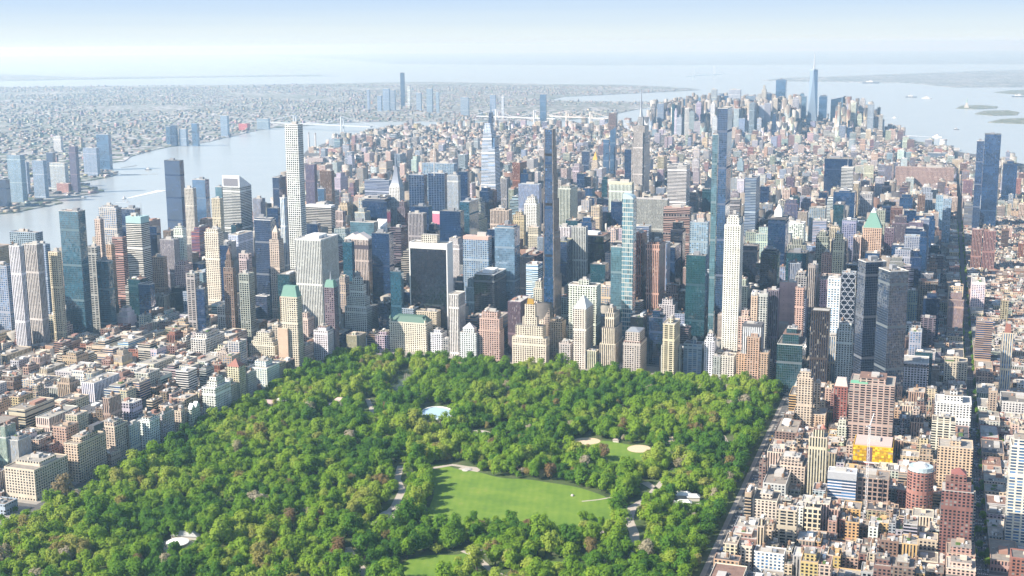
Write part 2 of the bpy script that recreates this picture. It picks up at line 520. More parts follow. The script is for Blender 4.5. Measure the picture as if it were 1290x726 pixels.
AVE = [-3000, -2780, -2560, -2340, -2100, -1860, -1640, -1420, -1306, -1084, -862, -649, -499, -349, -191, -45, 265, 545, 840, 1125, 1405, 1685, 1960]
PARK = (-28, 822, -3400, 14)
def blocks():
    """city blocks between kerbs"""
    out = []
    for n_ in range(93, -34, -1):
        y0, y1 = st(n_), st(n_-1)
        big0, big1 = (7.5 if n_ in (72, 57, 42, 34, 23, 14, 59) else 4.6), (7.5 if n_-1 in (72, 57, 42, 34, 23, 14, 59) else 4.6)
        for i in range(len(AVE)-1):
            a, b = AVE[i]+7.2, AVE[i+1]-7.2
            if y0 < 10:
                if AVE[i] >= -45 and AVE[i+1] <= 840:
                    continue
            out.append((a, b, y0+big0, y1-big1, n_))
    return out
BLOCKS = []
for b in blocks():
    cx, cy = (b[0]+b[1])/2, (b[2]+b[3])/2
    if inside(MAN, [b[0]+8, b[1]-8, b[0]+8, b[1]-8], [b[2], b[2], b[3], b[3]]).all():
        BLOCKS.append(b)
pv = MB()
for b in BLOCKS:
    pv.box(b[0], b[1], b[2], b[3], -.3, .14)
structure(pv.build('pavement', M_PAVE))
# kerbed pavement round the park, and the park floor inside its wall
pv = MB().ring(PARK[0]-6, PARK[1]+6, PARK[2]-6, PARK[3]+6, -.3, .14, 6)
structure(pv.build('pavement', M_PAVE))
flat_poly('park_ground', [(PARK[0], PARK[2]), (PARK[1], PARK[2]), (PARK[1], PARK[3]), (PARK[0], PARK[3])], .16, M_FLOOR)

LAWN = [smooth_poly([g2(*q) for q in c]) for c in (
    ((543,588),(553,583),(580,593),(601,594),(629,603),(666,604),(689,608),(724,613),(747,620),(768,628),(776,640),(766,668),(742,676),(701,672),(654,668),(580,668),(545,671),(535,653),(540,643),(549,618),(542,597)),
    ((503,712),(520,703),(545,699),(575,700),(592,695),(604,709),(596,718),(572,722),(562,745),(500,745)),
    ((672,709),(689,707),(724,709),(730,716),(722,721),(673,722)),
    ((478,662),(502,652),(504,660),(486,668)),
    ((708,557),(754,554),(791,560),(822,567),(838,562),(852,560),(846,570),(817,577),(777,592),(764,586),(768,577),(726,569),(712,569)),
    ((846,566),(872,563),(876,570),(852,573)))]
for i, c in enumerate(LAWN):
    flat_poly('lawn', c, .22, M_GRASS)
def ell(px, py, rx, ry, k=20):
    c = gp(px, py)
    a = gp(px+rx, py)[0:2]-c[0:2]
    b = gp(px, py-ry)[0:2]-c[0:2]
    return [tuple(c[:2]+a*math.cos(t*2*math.pi/k)+b*math.sin(t*2*math.pi/k)) for t in range(k)]
SAND = [ell(738.6, 556, 18, 4.4), ell(805, 565.6, 15, 4.8), ell(846, 555, 20, 5), ell(731, 583, 5, 4.5), ell(801, 588, 7, 4)]
for c in SAND:
    flat_poly('infield', c, .26, M_SAND)
POND = smooth_poly([g2(*q) for q in ((497,466),(513,464),(521,472),(520,488),(508,497),(492,494),(490,486),(499,478))])
flat_poly('pond', POND, .24, M_POND)
RINKP = ell(551, 521, 21, 8)
PATHS = [((505,587),(500,604),(507,618),(497,638),(484,652),(470,662),(461,676)), ((437,690),(447,706),(455,716),(463,730)), ((505,640),(494,646),(488,652)),
         ((583,694),(598,700),(609,710),(618,718),(640,730)), ((463,503),(468,515),(467,530)),
         ((812,608),(826,617),(816,628),(796,640),(792,655),(799,672),(800,690)), ((826,617),(836,605),(850,590)), ((733,632),(753,630),(770,627)), ((731,677),(755,671),(780,664)),
         ((783,512),(787,524),(800,535)), ((910,549),(916,560),(918,572)), ((590,553),(606,548),(622,546),(636,538)), ((800,690),(790,712),(788,735)), ((545,590),(570,586),(596,590))]
PW = {0: (5., 11.), 5: (6., 14.), 7: (1.5, 3.), 12: (2., 5.), 1: (5., 11.), 3: (4., 10.), 4: (4., 12.)}
pm = MB()
for q in PATHS:
    c = [gp(*w) for w in q]
    wd = PW.get(PATHS.index(q), (4., 9.))[0]
    L, R = [], []
    for i in range(len(c)):
        d = c[min(i+1, len(c)-1)]-c[max(i-1, 0)]
        d = d/np.linalg.norm(d)
        L.append((c[i][0]-d[1]*wd, c[i][1]+d[0]*wd, 0))
        R.append((c[i][0]+d[1]*wd, c[i][1]-d[0]*wd, 0))
    pm.add(L+R, [(i, i+len(c), i+1+len(c), i+1) for i in range(len(c)-1)])
structure(pm.build('path', M_PATH, None, (0, 0, .30)))
BARE = [ell(591, 592, 14, 4), ell(491, 649, 12, 6), ell(420, 512, 18, 5), ell(346, 512, 18, 6), ell(888, 638, 16, 5), ell(604, 548, 16, 6), ell(792, 524, 9, 9), ell(225, 690, 24, 12), ell(912, 556, 5, 8), ell(866, 632, 20, 7), ell(800, 650, 8, 14), ell(815, 617, 12, 6)]
for c in BARE[:6] + BARE[6:8]:
    flat_poly('dirt', smooth_poly(c, 1), .20, M_PATH)
# avenue and circle markings
mk = MB()
for x0 in (840, 1125):
    for y in range(-1000, 900 if x0 > 900 else 0, 12):
        for dx in (-3.4, 0, 3.4):
            mk.add([(x0+dx-.12, y, 0), (x0+dx+.12, y, 0), (x0+dx+.12, y+5, 0), (x0+dx-.12, y+5, 0)], [(0, 1, 2, 3)])
    for n_ in range(72, 45, -1):
        y = st(n_)
        if x0 < 900 and n_ < 60:
            continue
        for s_ in (-1, 1):
            for k in range(-8, 9, 2):
                mk.add([(x0+k-.5, y+s_*6-1.5, 0), (x0+k+.5, y+s_*6-1.5, 0), (x0+k+.5, y+s_*6+1.5, 0), (x0+k-.5, y+s_*6+1.5, 0)], [(0, 1, 2, 3)])
structure(mk.build('road_marking', plain((.72, .72, .70), .8), None, (0, 0, .02)))
flat_poly('plaza', ell(986, 494, 15, 8), .16, M_PATH)
flat_poly('plaza', [g2(*q) for q in ((430,447),(437,436),(460,433),(487,436),(489,446))], .17, M_PATH)
flat_poly('court', [g2(*q) for q in ((1246,606),(1264,603),(1268,625),(1250,630))], .18, M_SAND)

# ---------------------------------------------------------------- buildings that the photograph singles out
# each line: outline in photo pixels (left edge, nearest corner, right edge, top) and what fixes its distance
# (s street row, b height of its foot, h known height, y distance downtown) | kind, facade, glass, wall | roof | label
SPEC = """
5 43 85 593.6 b632|A punch dark cream|bkn tank tier:.8,.5,6|long cream apartment block with white penthouses, lowest along the park's left edge
80 97.8 133 561 b608.7|A punch dark cream|tier:.7,.6,7 tank dcap|cream apartment block with black netted roof box beside the park
122 144 161 539 b580|A punch dark cream|tier:.7,.7,6 tank|cream stone apartment tower with planted terrace, three blocks from the lowest park corner
161.5 163.5 176 537 b573|A punch blue greyl||narrow grey-blue apartment block wedged between two cream ones facing the park
174 188.5 201 532 b567|A punch dark white|tier:.7,.7,5 tank|white-fronted apartment block with blue-tinted bay on the park side
201.5 204 219 524 b559|A punch dark greyl|tier:.6,.7,6|grey limestone apartment block with green terraces facing the park trees
219.5 228 236 519 b547|A punch dark cream|tier:.6,.6,4|slim cream apartment block beside the gabled pair on the park
236.5 241 252 516 b545|A punch dark greyl|gable|stone apartment block with two glass-gabled roofs facing the park
254 271 290.5 490 b528|A punch dark white|tier:.7,.55,9 tier:.5,.4,6 tank|white stepped apartment block piled with terraces at the park's left edge
285.5 301 309 463 b506|A punch dark cream|pyr:12:brick|cream tower house with steep red-brown peaked roof facing the park
309.5 312 322.5 472 b500|A punch dark greyl|tank|plain grey apartment block right of the red-peaked house
312 336 352 465 b492|A punch blue white|tier:.6,.5,10 tank|pale blue-white apartment block with terraced penthouse on the park
350 362 376 415 b467|A blank dark tanl|tank|tan slab tower with windowless front wall by the park corner
379 384 395 437 b459|A punch dark cream||small pale block in the gap beside the windowless tan slab
395 412.5 421.5 418 b454|A punch dark white|tier:.6,.6,7|white rounded corner block with drum roof, near the copper-roofed hotel
353.4 374 379.6 375 s61|H punch dark cream|mans:20:copper|slender cream hotel tower with green copper mansard roof
408 420.5 425.5 363 s59.6|A punch black purp|mans:14:copper spire:18|dark netted tower with green pointed tip in front of the striped slab
371 404 431 303 s59|O vert dark whitestripe|bkw|wide white slab office tower with vertical stripes
434 462 469 389 b430|S punch dark white|tier:.85,.8,22 tier:.6,.6,26 tier:.4,.4,12|white wedding-cake tower with stepped top across from the plaza trees
434 464 468 303 s56|O vert dark pinkl|chip bkn|pinkish tower with broken pediment top
431.5 443 445 306 s57|G glass teal dgrey||dark teal office tower peeking between striped slab and pediment-topped tower
468 490 492 295 s56.5|G glass navy dgrey||navy glass tower right of the pediment-topped tower
491 505 513.5 288 s55|O horz dark purp||purplish-brown ribbed office tower beside the navy glass tower
491.5 505 506 343 s58|G glass teal dgrey||small dark teal glass block beside the white-framed black slab
74 98 100 267 s61|G glass teal greyl||sheer turquoise glass tower by the river, tallest near the far shore end
99.5 103 107 292 s60|O glass navy dgrey||thin navy tower tucked behind the turquoise tower
84.7 103 107 322.5 b402|A grid blue white||bright white gridded apartment tower below the turquoise tower
124 146 150 263 s57|G grid blue greyl|tier:.7,.7,5|grey-blue round-shouldered tower standing against the river
118.7 126 129 277 s57.5|S punch dark pinkl||pinkish stone tower beside the round-shouldered river tower
152.5 170 172 264 s57|G glass navy greyl||dark tower hidden behind the masted white-striped tower
158.3 177.5 188 282 s58.6|O horz dark white|cap:14:tealc mast:30|white-striped office tower with pale teal crown and mast
174 189 193 359 s59.2|G glass blue greyl||bright blue glass annex at the foot of the white-striped masted tower
187.5 197 200.6 286 s56|G glass navy dgrey|bkn|navy glass tower right of the masted white-striped tower
141 154 157 300 s58|O horz dark pink||reddish ribbed apartment tower left of the masted tower
108 121 126 312 s60|A balc dark grey||grey balconied tower between turquoise and reddish towers
121 136 139 330 s60.5|G glass teal greyl||squat bright teal glass block amid brick towers
133 140 143 309 s59|A punch dark tan||short tan tower left of the reddish ribbed tower
60.5 72 77 318.5 s62|A punch dark cream|tank|broad cream apartment tower left of the turquoise tower
11 24 27 311 s63|A vert dark white|tank|pale striped twin tower nearest the frame's left side by the river
28 46 50 309 s62.5|A vert dark greyl||grey-white striped twin tower, right one of the river pair
12 45 48 294 s59|O grid dark greyb|tank|wide grey-blue block behind the striped twin towers
43.5 57 60 309 s61|O grid navy greyb||dark blue block right of the striped twin towers
20 42 45 372 b428|A balc dark brown||dark brown balconied slab rising from brick blocks near the left border
69 78 80.5 361 b398|A punch dark terra||orange-red brick shaft tower left of the bright white gridded tower
47 66 70 352 b392|A punch dark cream|tank|pair-fronted tan apartment block in front of the cream river tower
-12 8 10 375 b417|A punch dark brick||red brick block cut by the left border
-14 8 11 336 s62|G grid blue greyb||blue-grey tower cut by the left border
201 219 223 303 s57|O fine dark grey||plain grey slab right of the navy glass tower with roof plant
218 230 233 289 s56|A punch dark white|tier:.7,.7,6|white terraced tower above the plain grey slab
219.7 232 243 335 b412|A punch dark pinkl|tier:.6,.5,8|slender pale stone tower with corner buttresses
234 245 251 346 s60.5|A balc dark greyg||green-grey balconied tower beside the slender buttressed tower
247 257 260 365 s61|G glass navy dgrey||deep blue glass block at foot of the tall cream tower
188 206 214.7 374 b416|A vert dark greyl|tank|grey-striped apartment block with brown roof tank below the blue annex
191 205 208 325 s58|A punch dark tan||narrow tan shaft between navy tower and slender stone tower
148 161 172 400 b432|A blank dark white|tier:.8,.8,10 tier:.5,.6,8|white sloped-shoulder block with blank pale walls
119 137 143 398 b430|A punch dark white|tier:.7,.7,8 tier:.4,.5,6|white ziggurat apartment block left of the sloped-shoulder block
95 110 119 415 b440|A punch dark cream|tier:.6,.6,6|cream terraced block in front of the white ziggurat
206.6 226 228 203 s45|G glass navy dgrey||sheer dark navy slab tower alone against the river
232 243 246 238 s49|O punch dark greyl||pale stone tower between sheer navy slab and round-topped blue tower
242 258 262 227 s47|G glass blue greyl||round-topped blue glass tower at the water's edge
271 279 280 236 s50|G glass tealp greyl||small sea-green tower left of the slant-roofed tower
280.4 302 316.5 236 h250|O horz dark whitem|wedge:29|silver-striped tower with sharply slanted wedge roof
266 277 280 251 s53|S punch dark cream||cream block left of the slant-roofed silver tower
318 330 334 251 s51|O fine blue grey||grey glass block right of the slant-roofed silver tower
343 351 360 224 s46|G glass navy greyl||blue tower left of the tall white gridded pencil tower
358.4 374.8 381.2 157.6 h426|S bigrid dark whitec|pencil|very tall square white pencil tower with grid of big windows
384.5 417 419 262 s53|O horz dark greyl|cap:5:whitec|grey ribbed office slab with pale crown behind the pencil tower
386 400 401.5 283 s54|G glass navy dgrey||small navy box beside the pencil tower
384 395.5 397 208 s44|O fine navy purp||dark blue-violet tower right of the pencil tower's upper half
403 417 420.5 216 s44|O vert dark brown||brown striped tower with flat roof near the river bend
400 408 409 238 s46|G glass blue greyl||tiny blue tower below the brown striped tower
339 351 357 302 s57.5|S punch dark creampk|tier:.6,.6,14 pyr:14:creampk|pale stone tower with small pointed crown left of the pencil tower
257 275 279.5 294 b420|A punch dark creamw|tier:.8,.8,8 tank|tall cream apartment tower with crenellated top, central in the east side
281 293 296 338 s60|S punch dark brown|tier:.7,.7,14 tier:.45,.45,12 pyr:12:brown|brown brick gothic tower with tapering pinnacle
277 287 290 310 s58.5|G glass navy dgrey||navy slab behind the brown gothic tower
300.5 313 316 321 s58|O grid dark pinkg||mauve-grey block in front of the slant-roofed tower
300.6 313 320 346 s60|O grid dark greyg||olive-grey gridded block beside the brown gothic tower
320 341 344.5 278 s57|G glass navy white|tier:.9,.9,4|navy glass tower with white left edge, right of the slant-roofed tower
322 336 338 374 s58.5|G glass navy white||low navy glass block beneath the white-edged navy tower
336 350 352 263 s52|G glass navy dgrey||dark blue block behind the white-edged navy tower
352 358 359 250 s55|O vert blue white||pale ribbed slab touching the pencil tower's left side
273 292 301.5 388 b445|O grid dark greyl|tank|grey stone office block with bold square windows near the tall cream tower
301 318 328 390 b432|G glass navyb greyl||blue-grey glass block with terraced foot behind peaked house
314 346 352 437 b457|A punch dark creamw|tier:.85,.85,8 tier:.7,.7,8 tier:.5,.55,9|white stepped pyramid of terraces left of the tan slab
341 352 353.5 379 b412|G glass teal dgrey||small green-black glass block beside the copper-roofed hotel
420 432 434 267 s52|O vert dark pinkl||pinkish striped tower below the river bend
456 487 489 254 s50|G glass navy dgrey|tier:.8,.9,5|broad navy slab behind the pediment-topped tower
459 490 492 228 s47|O horz navy greyb|tier:.6,.7,5|stacked slate-blue slab on the city's central left skyline
441 471 472 281 s55|G glass tealp greyl||wide grey-teal block above the pediment-topped tower
473 485 487 286 s54|S blank dark white|slantn|white slanted skylight block behind navy towers
490 537 545 408 b445|H punch dark creamw|mans:11:copperd turret|white chateau hotel with green mansard roof facing the plaza
524 550 555 394 s58|O punch dark cream||tan stone block behind the green-mansarded hotel
515.5 563 570 308 s57.7|G frame black white|bkbig|black glass slab tower framed in white stone
565 577.6 586 372 b449|O vert black whitet|bkn|slim black-and-white striped tower in front of the framed black slab
542 557 563 421 b446|A punch dark white|tier:.6,.6,7|small white terraced block right of the chateau hotel
557.5 565 566 428 b448|A grid dark grey||thin grey block left of the slim striped tower
579 600 603 420 b457|A punch dark whitec|tier:.7,.7,8 pyr:10:greyl|white towered block with little spire between striped tower and pink hotel
602.7 630 635 418 b458|H punch dark pinkt|tier:.92,.9,24 tier:.75,.75,12|rose-tan hotel with stepped dark-windowed top facing the park
597.5 622.5 638 347 s57|G glass black whitem|bkw|black glass tower with pale corner edges behind the rose-tan hotel
645 688 692 428 b462|H punch dark creamy|tier:.8,.9,24 tier:.42,.6,16 tier:.3,.42,24 tier:.2,.25,11,gold|cream stepped tower topped by golden crown
692 708 713 407 b456|A punch dark tan|tier:.7,.7,6 tank|tan brick block right of the gold-crowned tower
704 719 722 434 b462|A punch dark pinkg|tier:.6,.6,5|short pale block left of the white-peaked tower
583 615 619 303 s56|G grid blue greyb|cap:7:pinkc|boxy blue gridded tower with pink roof box
553.7 580 582 267 s54|G glass navy dgrey||ribbed dark navy tower above the framed black slab
579 591 603 255 s51|G glass teal greyb||two-tone tower, teal front and navy side
513.6 533 536 270 s53|O vert dark grey||grey striped block above the framed black slab
517 540 542.6 261 s52|G glass navy dgrey||navy block behind the grey striped block
515 534 537 221 s48|O frame2 navy steel|site:red|left half of the unfinished steel tower with red netting
539 560 563 219 s48.2|O frame2 navy steel|site:pink|right half of the unfinished steel tower with pink netting
532 572 576 207 s45|O grid blue greyb||broad grey-blue slab behind the unfinished tower and its cranes
563 577 579 222 s49|O fine blue greyl|tier:.7,.7,4|pale grey round-topped tower right of the unfinished tower
577 589 591 217 s48|G glass navy dgrey||plain navy slab left of the tapering spired tower
645.5 655 663.6 206 s40|O vert dark brick||red-brown tower with dark side in the middle distance
631 638 640.5 226 s45|O vert dark grey||thin grey ribbed shaft right of the tapering spired tower
653 679 682 233 s47|O fine blue greyb||wide pale blue-grey slab left of the tallest thin tower
660 676 680 258 s50|S punch dark white|tier:.8,.8,10 tier:.6,.6,8|white stone tower with stepped arches at top
617 641 645 266 s52|S vert dark creampk|tier:.5,.5,5|beige stone slab behind the curved glass tower
665 678 681 287 s53|S punch dark creampk||beige block left of the tallest thin tower
646 660 662 272 s51|S punch dark tanl|tier:.6,.6,8|tan stone block with small dome-like top
623 648 655 288 s56|G glass bluep greyl|tier:.8,.8,5|glass tower with rounded dark crown and pale left side
702 718 722 287 s53.5|O vert dark white||white ribbed block right of the tallest thin tower
702 719 727.6 238 s50|S vert dark greyl|tier:.7,.8,5|grey limestone slab skyscraper with vertical piers
720 738 740 287 s54.5|O vert dark greyl||ribbed grey office block behind the big black box tower
702 714 722 305 s55|G glass navy olive||navy block with olive roof left of the big black box tower
721 760.5 769 298 s54|G glass black dgrey|bkw|big black glass box tower with pale roof plant
716 752 757 361 s58|O grid dark whitec|tier:.35,.5,9|white-grey office slab with central roof block
722 738.5 747.5 390 b465|H punch dark creamw|pyr:22:whitec|slim hotel tower with white pyramid roof and netted side
755.5 775 786 435 b467|A vert dark creamy|tier:.85,.85,30 tier:.6,.6,26 tier:.35,.35,8|cream deco tower with slender buttressed shaft facing the park
784.8 807 815 432 b472|A punch dark pinkg|tier:.8,.8,18 pyr:5:steel|pinkish stone setback tower with grey peak facing the park
739 752 754 443 b466|A vert dark creamy||cream low wing left of the deco tower
784 798 802 251 h306|G pixel tealp greyl|glasscap|blue-green glass tower with pixel-like panes and curved top
769.6 784 785 312 s57|G glass tealp greyl||pale teal glass companion left of the pixel-paned tower
801 809 815 295 s56|O vert dark brick||dark red narrow tower right of the pixel-paned tower
814 831 838.5 309 s56|O vert dark terral|tier:.8,.8,5|rose-pink ribbed tower in mid city
836 869 870.5 263 s52|O horz dark pinkp|cap2|pink striped slab with dark arcade band near its top
798 841 843 252 s50|O fine dark greyw||wide grey finely ribbed slab behind the pixel-paned tower
766.6 796 799 233 s47|O vert dark white|cap:5:creamc|white piered tower with cream top
769.6 784 785 255 s49|G glass navy dgrey||navy block in front of the white piered tower
841 865 869.5 209 s42|O horz dark white||white sweeping striped tower right of the deco mast skyscraper
869.5 892 893 281 s54|G grid bluep greyb||light blue glass block right of the pink striped slab
897.5 904.5 905.5 170 h432|G glass tealp greyl||thin glass shoulder of the tallest glass tower
904 917 923 137 h472|G glass navyb greyl|bkn|tallest slim glass tower with dark upper half
864.5 889 891 323 s57|G glass tealg dgrey||dark green glass tower left of the limestone tower
912.6 933 937 285 h270|A limew dark whitec|tier:.8,.85,14 tier:.6,.65,5|very tall white limestone apartment tower with stepped top
908.8 925 928 450 b480|A punch dark creamw||white low wing at the foot of the tall limestone tower
835 850 857 409.5 s59.2|A balc dark cream|tier:.4,.4,8|upper of two stacked balconied beige towers
833 857 859.4 438 b473|A balc dark greyl||lower of two stacked balconied beige towers at the park
861.4 884 887 435 b473|A balc blue greyb|tier:.3,.4,7|blue-grey balconied slab on the park front
887.5 900 903 431 b475|A punch dark white|tier:.8,.8,9 tier:.5,.5,5|white apartment tower with ornate crown on the park front
898 908 909 450 b477|A punch dark grey||small grey block on the park front beside the white wing
941 957 962 427 b487|A punch dark orange|tier:.5,.5,6|central shaft of the orange brick apartment trio
928 940.5 941 447 b483|A punch dark orange||left shaft of the orange brick apartment trio
957 968 971 446 b489|A punch dark orange||right shaft of the orange brick apartment trio
935 960 963 413 s59|O vert dark white|cap:4:dcap|white-piered office block with black flat roof behind the orange trio
979 1011 1016 436 s59.8|G glass tealg greyl|tier:.65,.7,16 tier:.4,.4,8|green glass block stepped up in tiers by the circle
988 1006 1008 452 b482|L blank blue white||white cube-like museum front facing the circle
1022 1045 1048 393 b505|G vert black bronze|bkn|black-bronze slab tower at the circle
1060.5 1078 1081 345 s57|G diamond black steel||faceted tower with white diamond lattice
1043 1059 1061 352 s58.5|G grid bluep white||pale turquoise glass tower left of the diamond lattice tower
1081 1091 1117 331 s60|G glass navyk greyl|rot:-60|left of the dark glass twin towers by the circle
1107 1121.6 1145 343 s60.6|G glass navyk greyl|rot:-60|right of the dark glass twin towers by the circle
1054 1074 1077 419 b500|A punch dark white|tier:.8,.8,14 tank|white apartment tower with arched upper windows before the twin towers
1051 1068 1071 488 b546|A punch dark brick|mans:12:pinkg|slim red brick tower with pale stone cap
1004 1024 1027 478 b549|A punch dark creampk|tier:.7,.7,10|tan art-deco tower on the avenue corner, taller of its pair
1027 1033 1036 484 b546|A punch dark creampk||narrow tan deco tower beside its taller twin
999 1040 1043 524 b550|A punch dark tanl|tank|tan apartment base below the deco pair
1070.5 1127 1150 488 b570|A balc dark pinkbr|tier:.6,.7,8 grcorner|massive pink-brown apartment slab with striped balconies
1075 1125 1127 566 b594|A yellow yellow yellow|redbase|construction block wrapped in yellow netting
1043 1079 1080 598 b648|O horz blue white|podium|white-banded broadcasting office block below the yellow netting
1079.5 1120 1122 606 b650|O bigwin dark tanbr|tank|brown studio building with big square windows
1019 1042 1052 553 b632|A vert dark creampk|tier:.6,.6,10 tank cone|tall grey-beige apartment tower with small red cone roof
978 1014 1018 590 b624|A punch dark creampk|tier:.8,.8,6 tier:.6,.6,5 tank|ornate tan apartment block with terraced roofs along the avenue
961 990 1014 612 b640|A punch dark greyl|tank|grey-roofed block behind the cream avenue corner tower
948 979 984 633 b672|A punch dark creamy|tier:.5,.5,6 tank|cream avenue corner tower beside the park road
979 1004 1006 645 b706|A balc dark creampk|tank|tall beige balconied tower in the lower right blocks
899 931 934 709 b745|A punch dark orange|tank|orange stone block with rounded corner at the lower border
931 947 949 690 b735|A punch dark creamy|cone|cream turreted block above the orange rounded block
950 988 990 700 b740|A punch blue white|tank|white netted apartment block at the lower border
1014 1034 1037 642 b684|A bigwin dark creamy|tier:.4,.4,4|cream block with staggered square windows
1003 1012 1013.5 640 b680|A punch dark white||narrow pale block left of the staggered-window one
1043 1054 1056 658 b686|A punch dark pink||small pink brick block right of the staggered-window one
1065 1082 1085 660 b690|A punch dark yellowt|tank|ochre brick walk-up with dark windows below the studio building
1094 1106 1107.5 666 b692|A punch dark white||small white walk-up below the studio building
1108 1132 1134 684 b716|A punch dark brown|tank|brown bay-windowed walk-up block
1061 1081 1082 705 b728|A punch dark tan||tan walk-up with square windows at lower border
1143 1177 1180 598 b662|A punch dark brickr|round glassring|round red tower with glass-ring roof
1187 1227 1229 622 b716|A punch dark brickd|tier:.8,.8,10 tier:.5,.55,8 pyr:6:brickd|dark red stepped apartment tower with balconies
1182 1226 1228 567 b636|A punch dark tanl|tier:.3,.5,7 tank|tan apartment slab with small grid windows
1174 1204 1206 533 b592|A balc dark creamy|tier:.6,.6,5|cream slab tower with rounded roof box
1178 1224 1226 511 b562|A punch dark white|tier:.5,.6,10 tier:.2,.3,6|white apartment tower with terraced top near the straight avenue
1190 1219 1221 458 b491|A punch dark cream|tier:.25,.4,9 green|cream apartment block with roof garden and tower
1126 1170 1172 459 b502|A grid dark white|cap3|white block with dark arcade band under its roof
1160 1179 1181 402 b452|A balc dark purp||dark violet slab tower above the low blocks
1141.5 1153 1155 382 b416|A punch dark white||white tower right of the dark glass twins
1079 1114 1116 441 b482|G glass navy dgrey|olive|low dark glass block with yellow-green roof
1108 1121 1123 448 b482|G glass navy dgrey||small navy block right of the yellow-green roof
1091 1107 1109 458 b492|A punch dark purp||short mauve brick block below the yellow-green roof
1251 1263 1277 420 b500|A vert blue cream|tier:.6,.6,16,terra|beige and blue tower with orange top above the low right blocks
1258 1274 1312 562 b690|A balc blue creamw|tier:.8,.7,8|white balconied tower cut by the right border
1262 1274 1310 703 b745|L punch dark brick||low red brick block in the lower right corner
1246 1257 1259 494 b527|S punch dark tan||square tan stone church tower
1258.5 1262 1320 506 b527|L punch dark greyl||long grey stone church hall
1225 1238 1240 290 b343|A vert dark brickp||left half of the red-brown twin apartment slab
1239.5 1255 1257 292 b345|A vert dark brickp||right half of the red-brown twin apartment slab
1228 1243 1244 247 b288|O vert dark white||white ribbed slab below the leaning dark glass tower
1241 1261.5 1262.5 170 h303|G glass navyb dgrey||leaning dark blue glass tower near the right border
1231 1240 1241 178 h295|G glass navyb greyl||thin blue glass tower behind the leaning dark tower
1264 1282 1283.5 207 b268|G glass navyb dgrey|tier:.5,.9,10|right dark blue glass tower by the right border
1183 1199 1200 251 b312|G grid bluep greyb||pale blue glass tower beside the straight avenue
1147 1166 1168 272 b326|G glass tealg dgrey||green-grey glass block left of the pink twin-striped tower
1166 1178 1181 280 b332|A vert dark terral||salmon-pink tower right of the green-grey block
1087 1111 1114 288 h190|O punch dark tanp|mans:33:copper pyr2|tan tower with green copper pyramid roof and glass tip
1039 1074 1077 201 s33.5|G glass navy dgrey||wide flat navy slab in the distant west side
1060 1075 1077 212 s41|O horz dark whitec|mast:52|white screen-clad tower with slender mast
1050 1077 1082 243 s42.5|G glass navyb dgrey|tier:.5,.8,4|navy faceted tower in front of the white masted tower
1018 1040 1042 262 s44|O vert blue white|slant|pale striped tower with slanted roofline
992 1013 1015 282 s49|A check dark white||white checkered hotel block
968 990 994 276 s52|G glass navy dgrey|lantern|navy tower topped by white lantern pyramid
958 980 983 321 s55|G glass black dgrey|tier:.8,.8,5 tier:.6,.6,4|black glass block with tiered round roof
990.6 1016 1019 320 s54|G glass tealg dgrey||dark green glass block below the white checkered hotel
939 953 957.5 225 s47|G horz navy greyb||tall navy banded tower right of the tallest slim tower
1045 1058 1060 288 s51|A vert dark creampk|tier:.7,.7,5|slim rose-beige tower left of the pyramid-roofed tower
1060 1068 1070 305 s52|A vert dark creampk||shorter rose-beige tower nearer the pyramid-roofed tower
1035 1048 1051 322 s54|A punch dark pink|tier:.6,.6,6|pink brick tower with stepped top
1018 1030 1032 335 s56|S vert dark greyp||brownish stone shaft tower above the black-bronze slab
965 981 983 367 s58|O vert dark purp||grey-mauve striped block behind the green glass block
956 967 968.5 371 s58.3|O grid dark greyl||pale gridded slab beside the grey-mauve striped block
982.5 1003 1004 357 s57|O blank dark pinkbr||blank mauve slab with flat roof behind the green glass block
1002 1013 1014 364 s58|A punch dark terral||rust-tan tower right of the blank mauve slab
946 954.5 956 374 s58|A punch dark tanl||thin tan block left of the pale gridded slab
745 753 755 205 s26|S punch dark cream|tier:.7,.7,10 pyr:32:gold|pale tower with golden pyramid spire in the distance
733 742 743.6 191 s23|G glass navy greyl||thin navy tower left of the gold-spired one
760 767 768 176 s24|G glass blue greyl||tall thin blue tower behind the gold-spired one
768.6 775.6 776.6 161 s23.5|G glass blue greyl|slant|blue slant-topped needle tower left of the mast skyscraper
787 795 796 189 s28|G glass navy dgrey||navy slab just left of the mast skyscraper
766.6 776 778 143 y5600|A fine dark brown||lone brown tower far beyond the slant-topped needle
1128 1202 1203 213 s23.5|A punch dark pinkbr||very long brick apartment block in the far west side
977.7 990 993 101 h329|G glass blue greyb|tier:.6,.8,6|boxy blue tower left of the tallest downtown spire
1005 1016 1017 122 h226|G glass bluep greyb|tier:.4,.6,22|pale tower with small top block, left of the downtown spire
1032 1042 1043 122 h226|G glass blue greyb|tier:.8,.8,8|narrow blue tower right of the downtown spire
1047 1062 1063.5 123 h228|G glass bluep greyb|slant|curved pale tower at the downtown waterfront
1069 1079 1080 137 h150|O fine blue greyb|round|domed office block at the downtown waterfront
1056 1069 1070 141 h150|O fine blue pinkl||flat mauve office block beside the domed one
1082.5 1095 1096 146 h130|A punch dark pinkl||pinkish waterfront tower, taller of the last pair
1095.6 1102 1103 153 h110|A punch dark pinkg||shorter waterfront tower, last on the downtown shore
959.6 965 966 113 y6700|S punch dark greyl|tier:.5,.5,25|slim pale tower with pointed top in the downtown cluster
966 972 973 118 y6650|G glass navy greyb||navy box beside the slim pointed downtown tower
918 933 934 113 y6800|O fine blue whitem||wide pale slab in the downtown cluster
896 903 904 113 y6600|O fine blue greyl||tall grey slab at the left of the downtown cluster
903.5 912 913 118 y7000|O fine blue greyb|round|round-topped blue slab in the downtown cluster
912.5 919 920 121 y6900|G glass blue greyb||blue slab left of the wide pale downtown slab
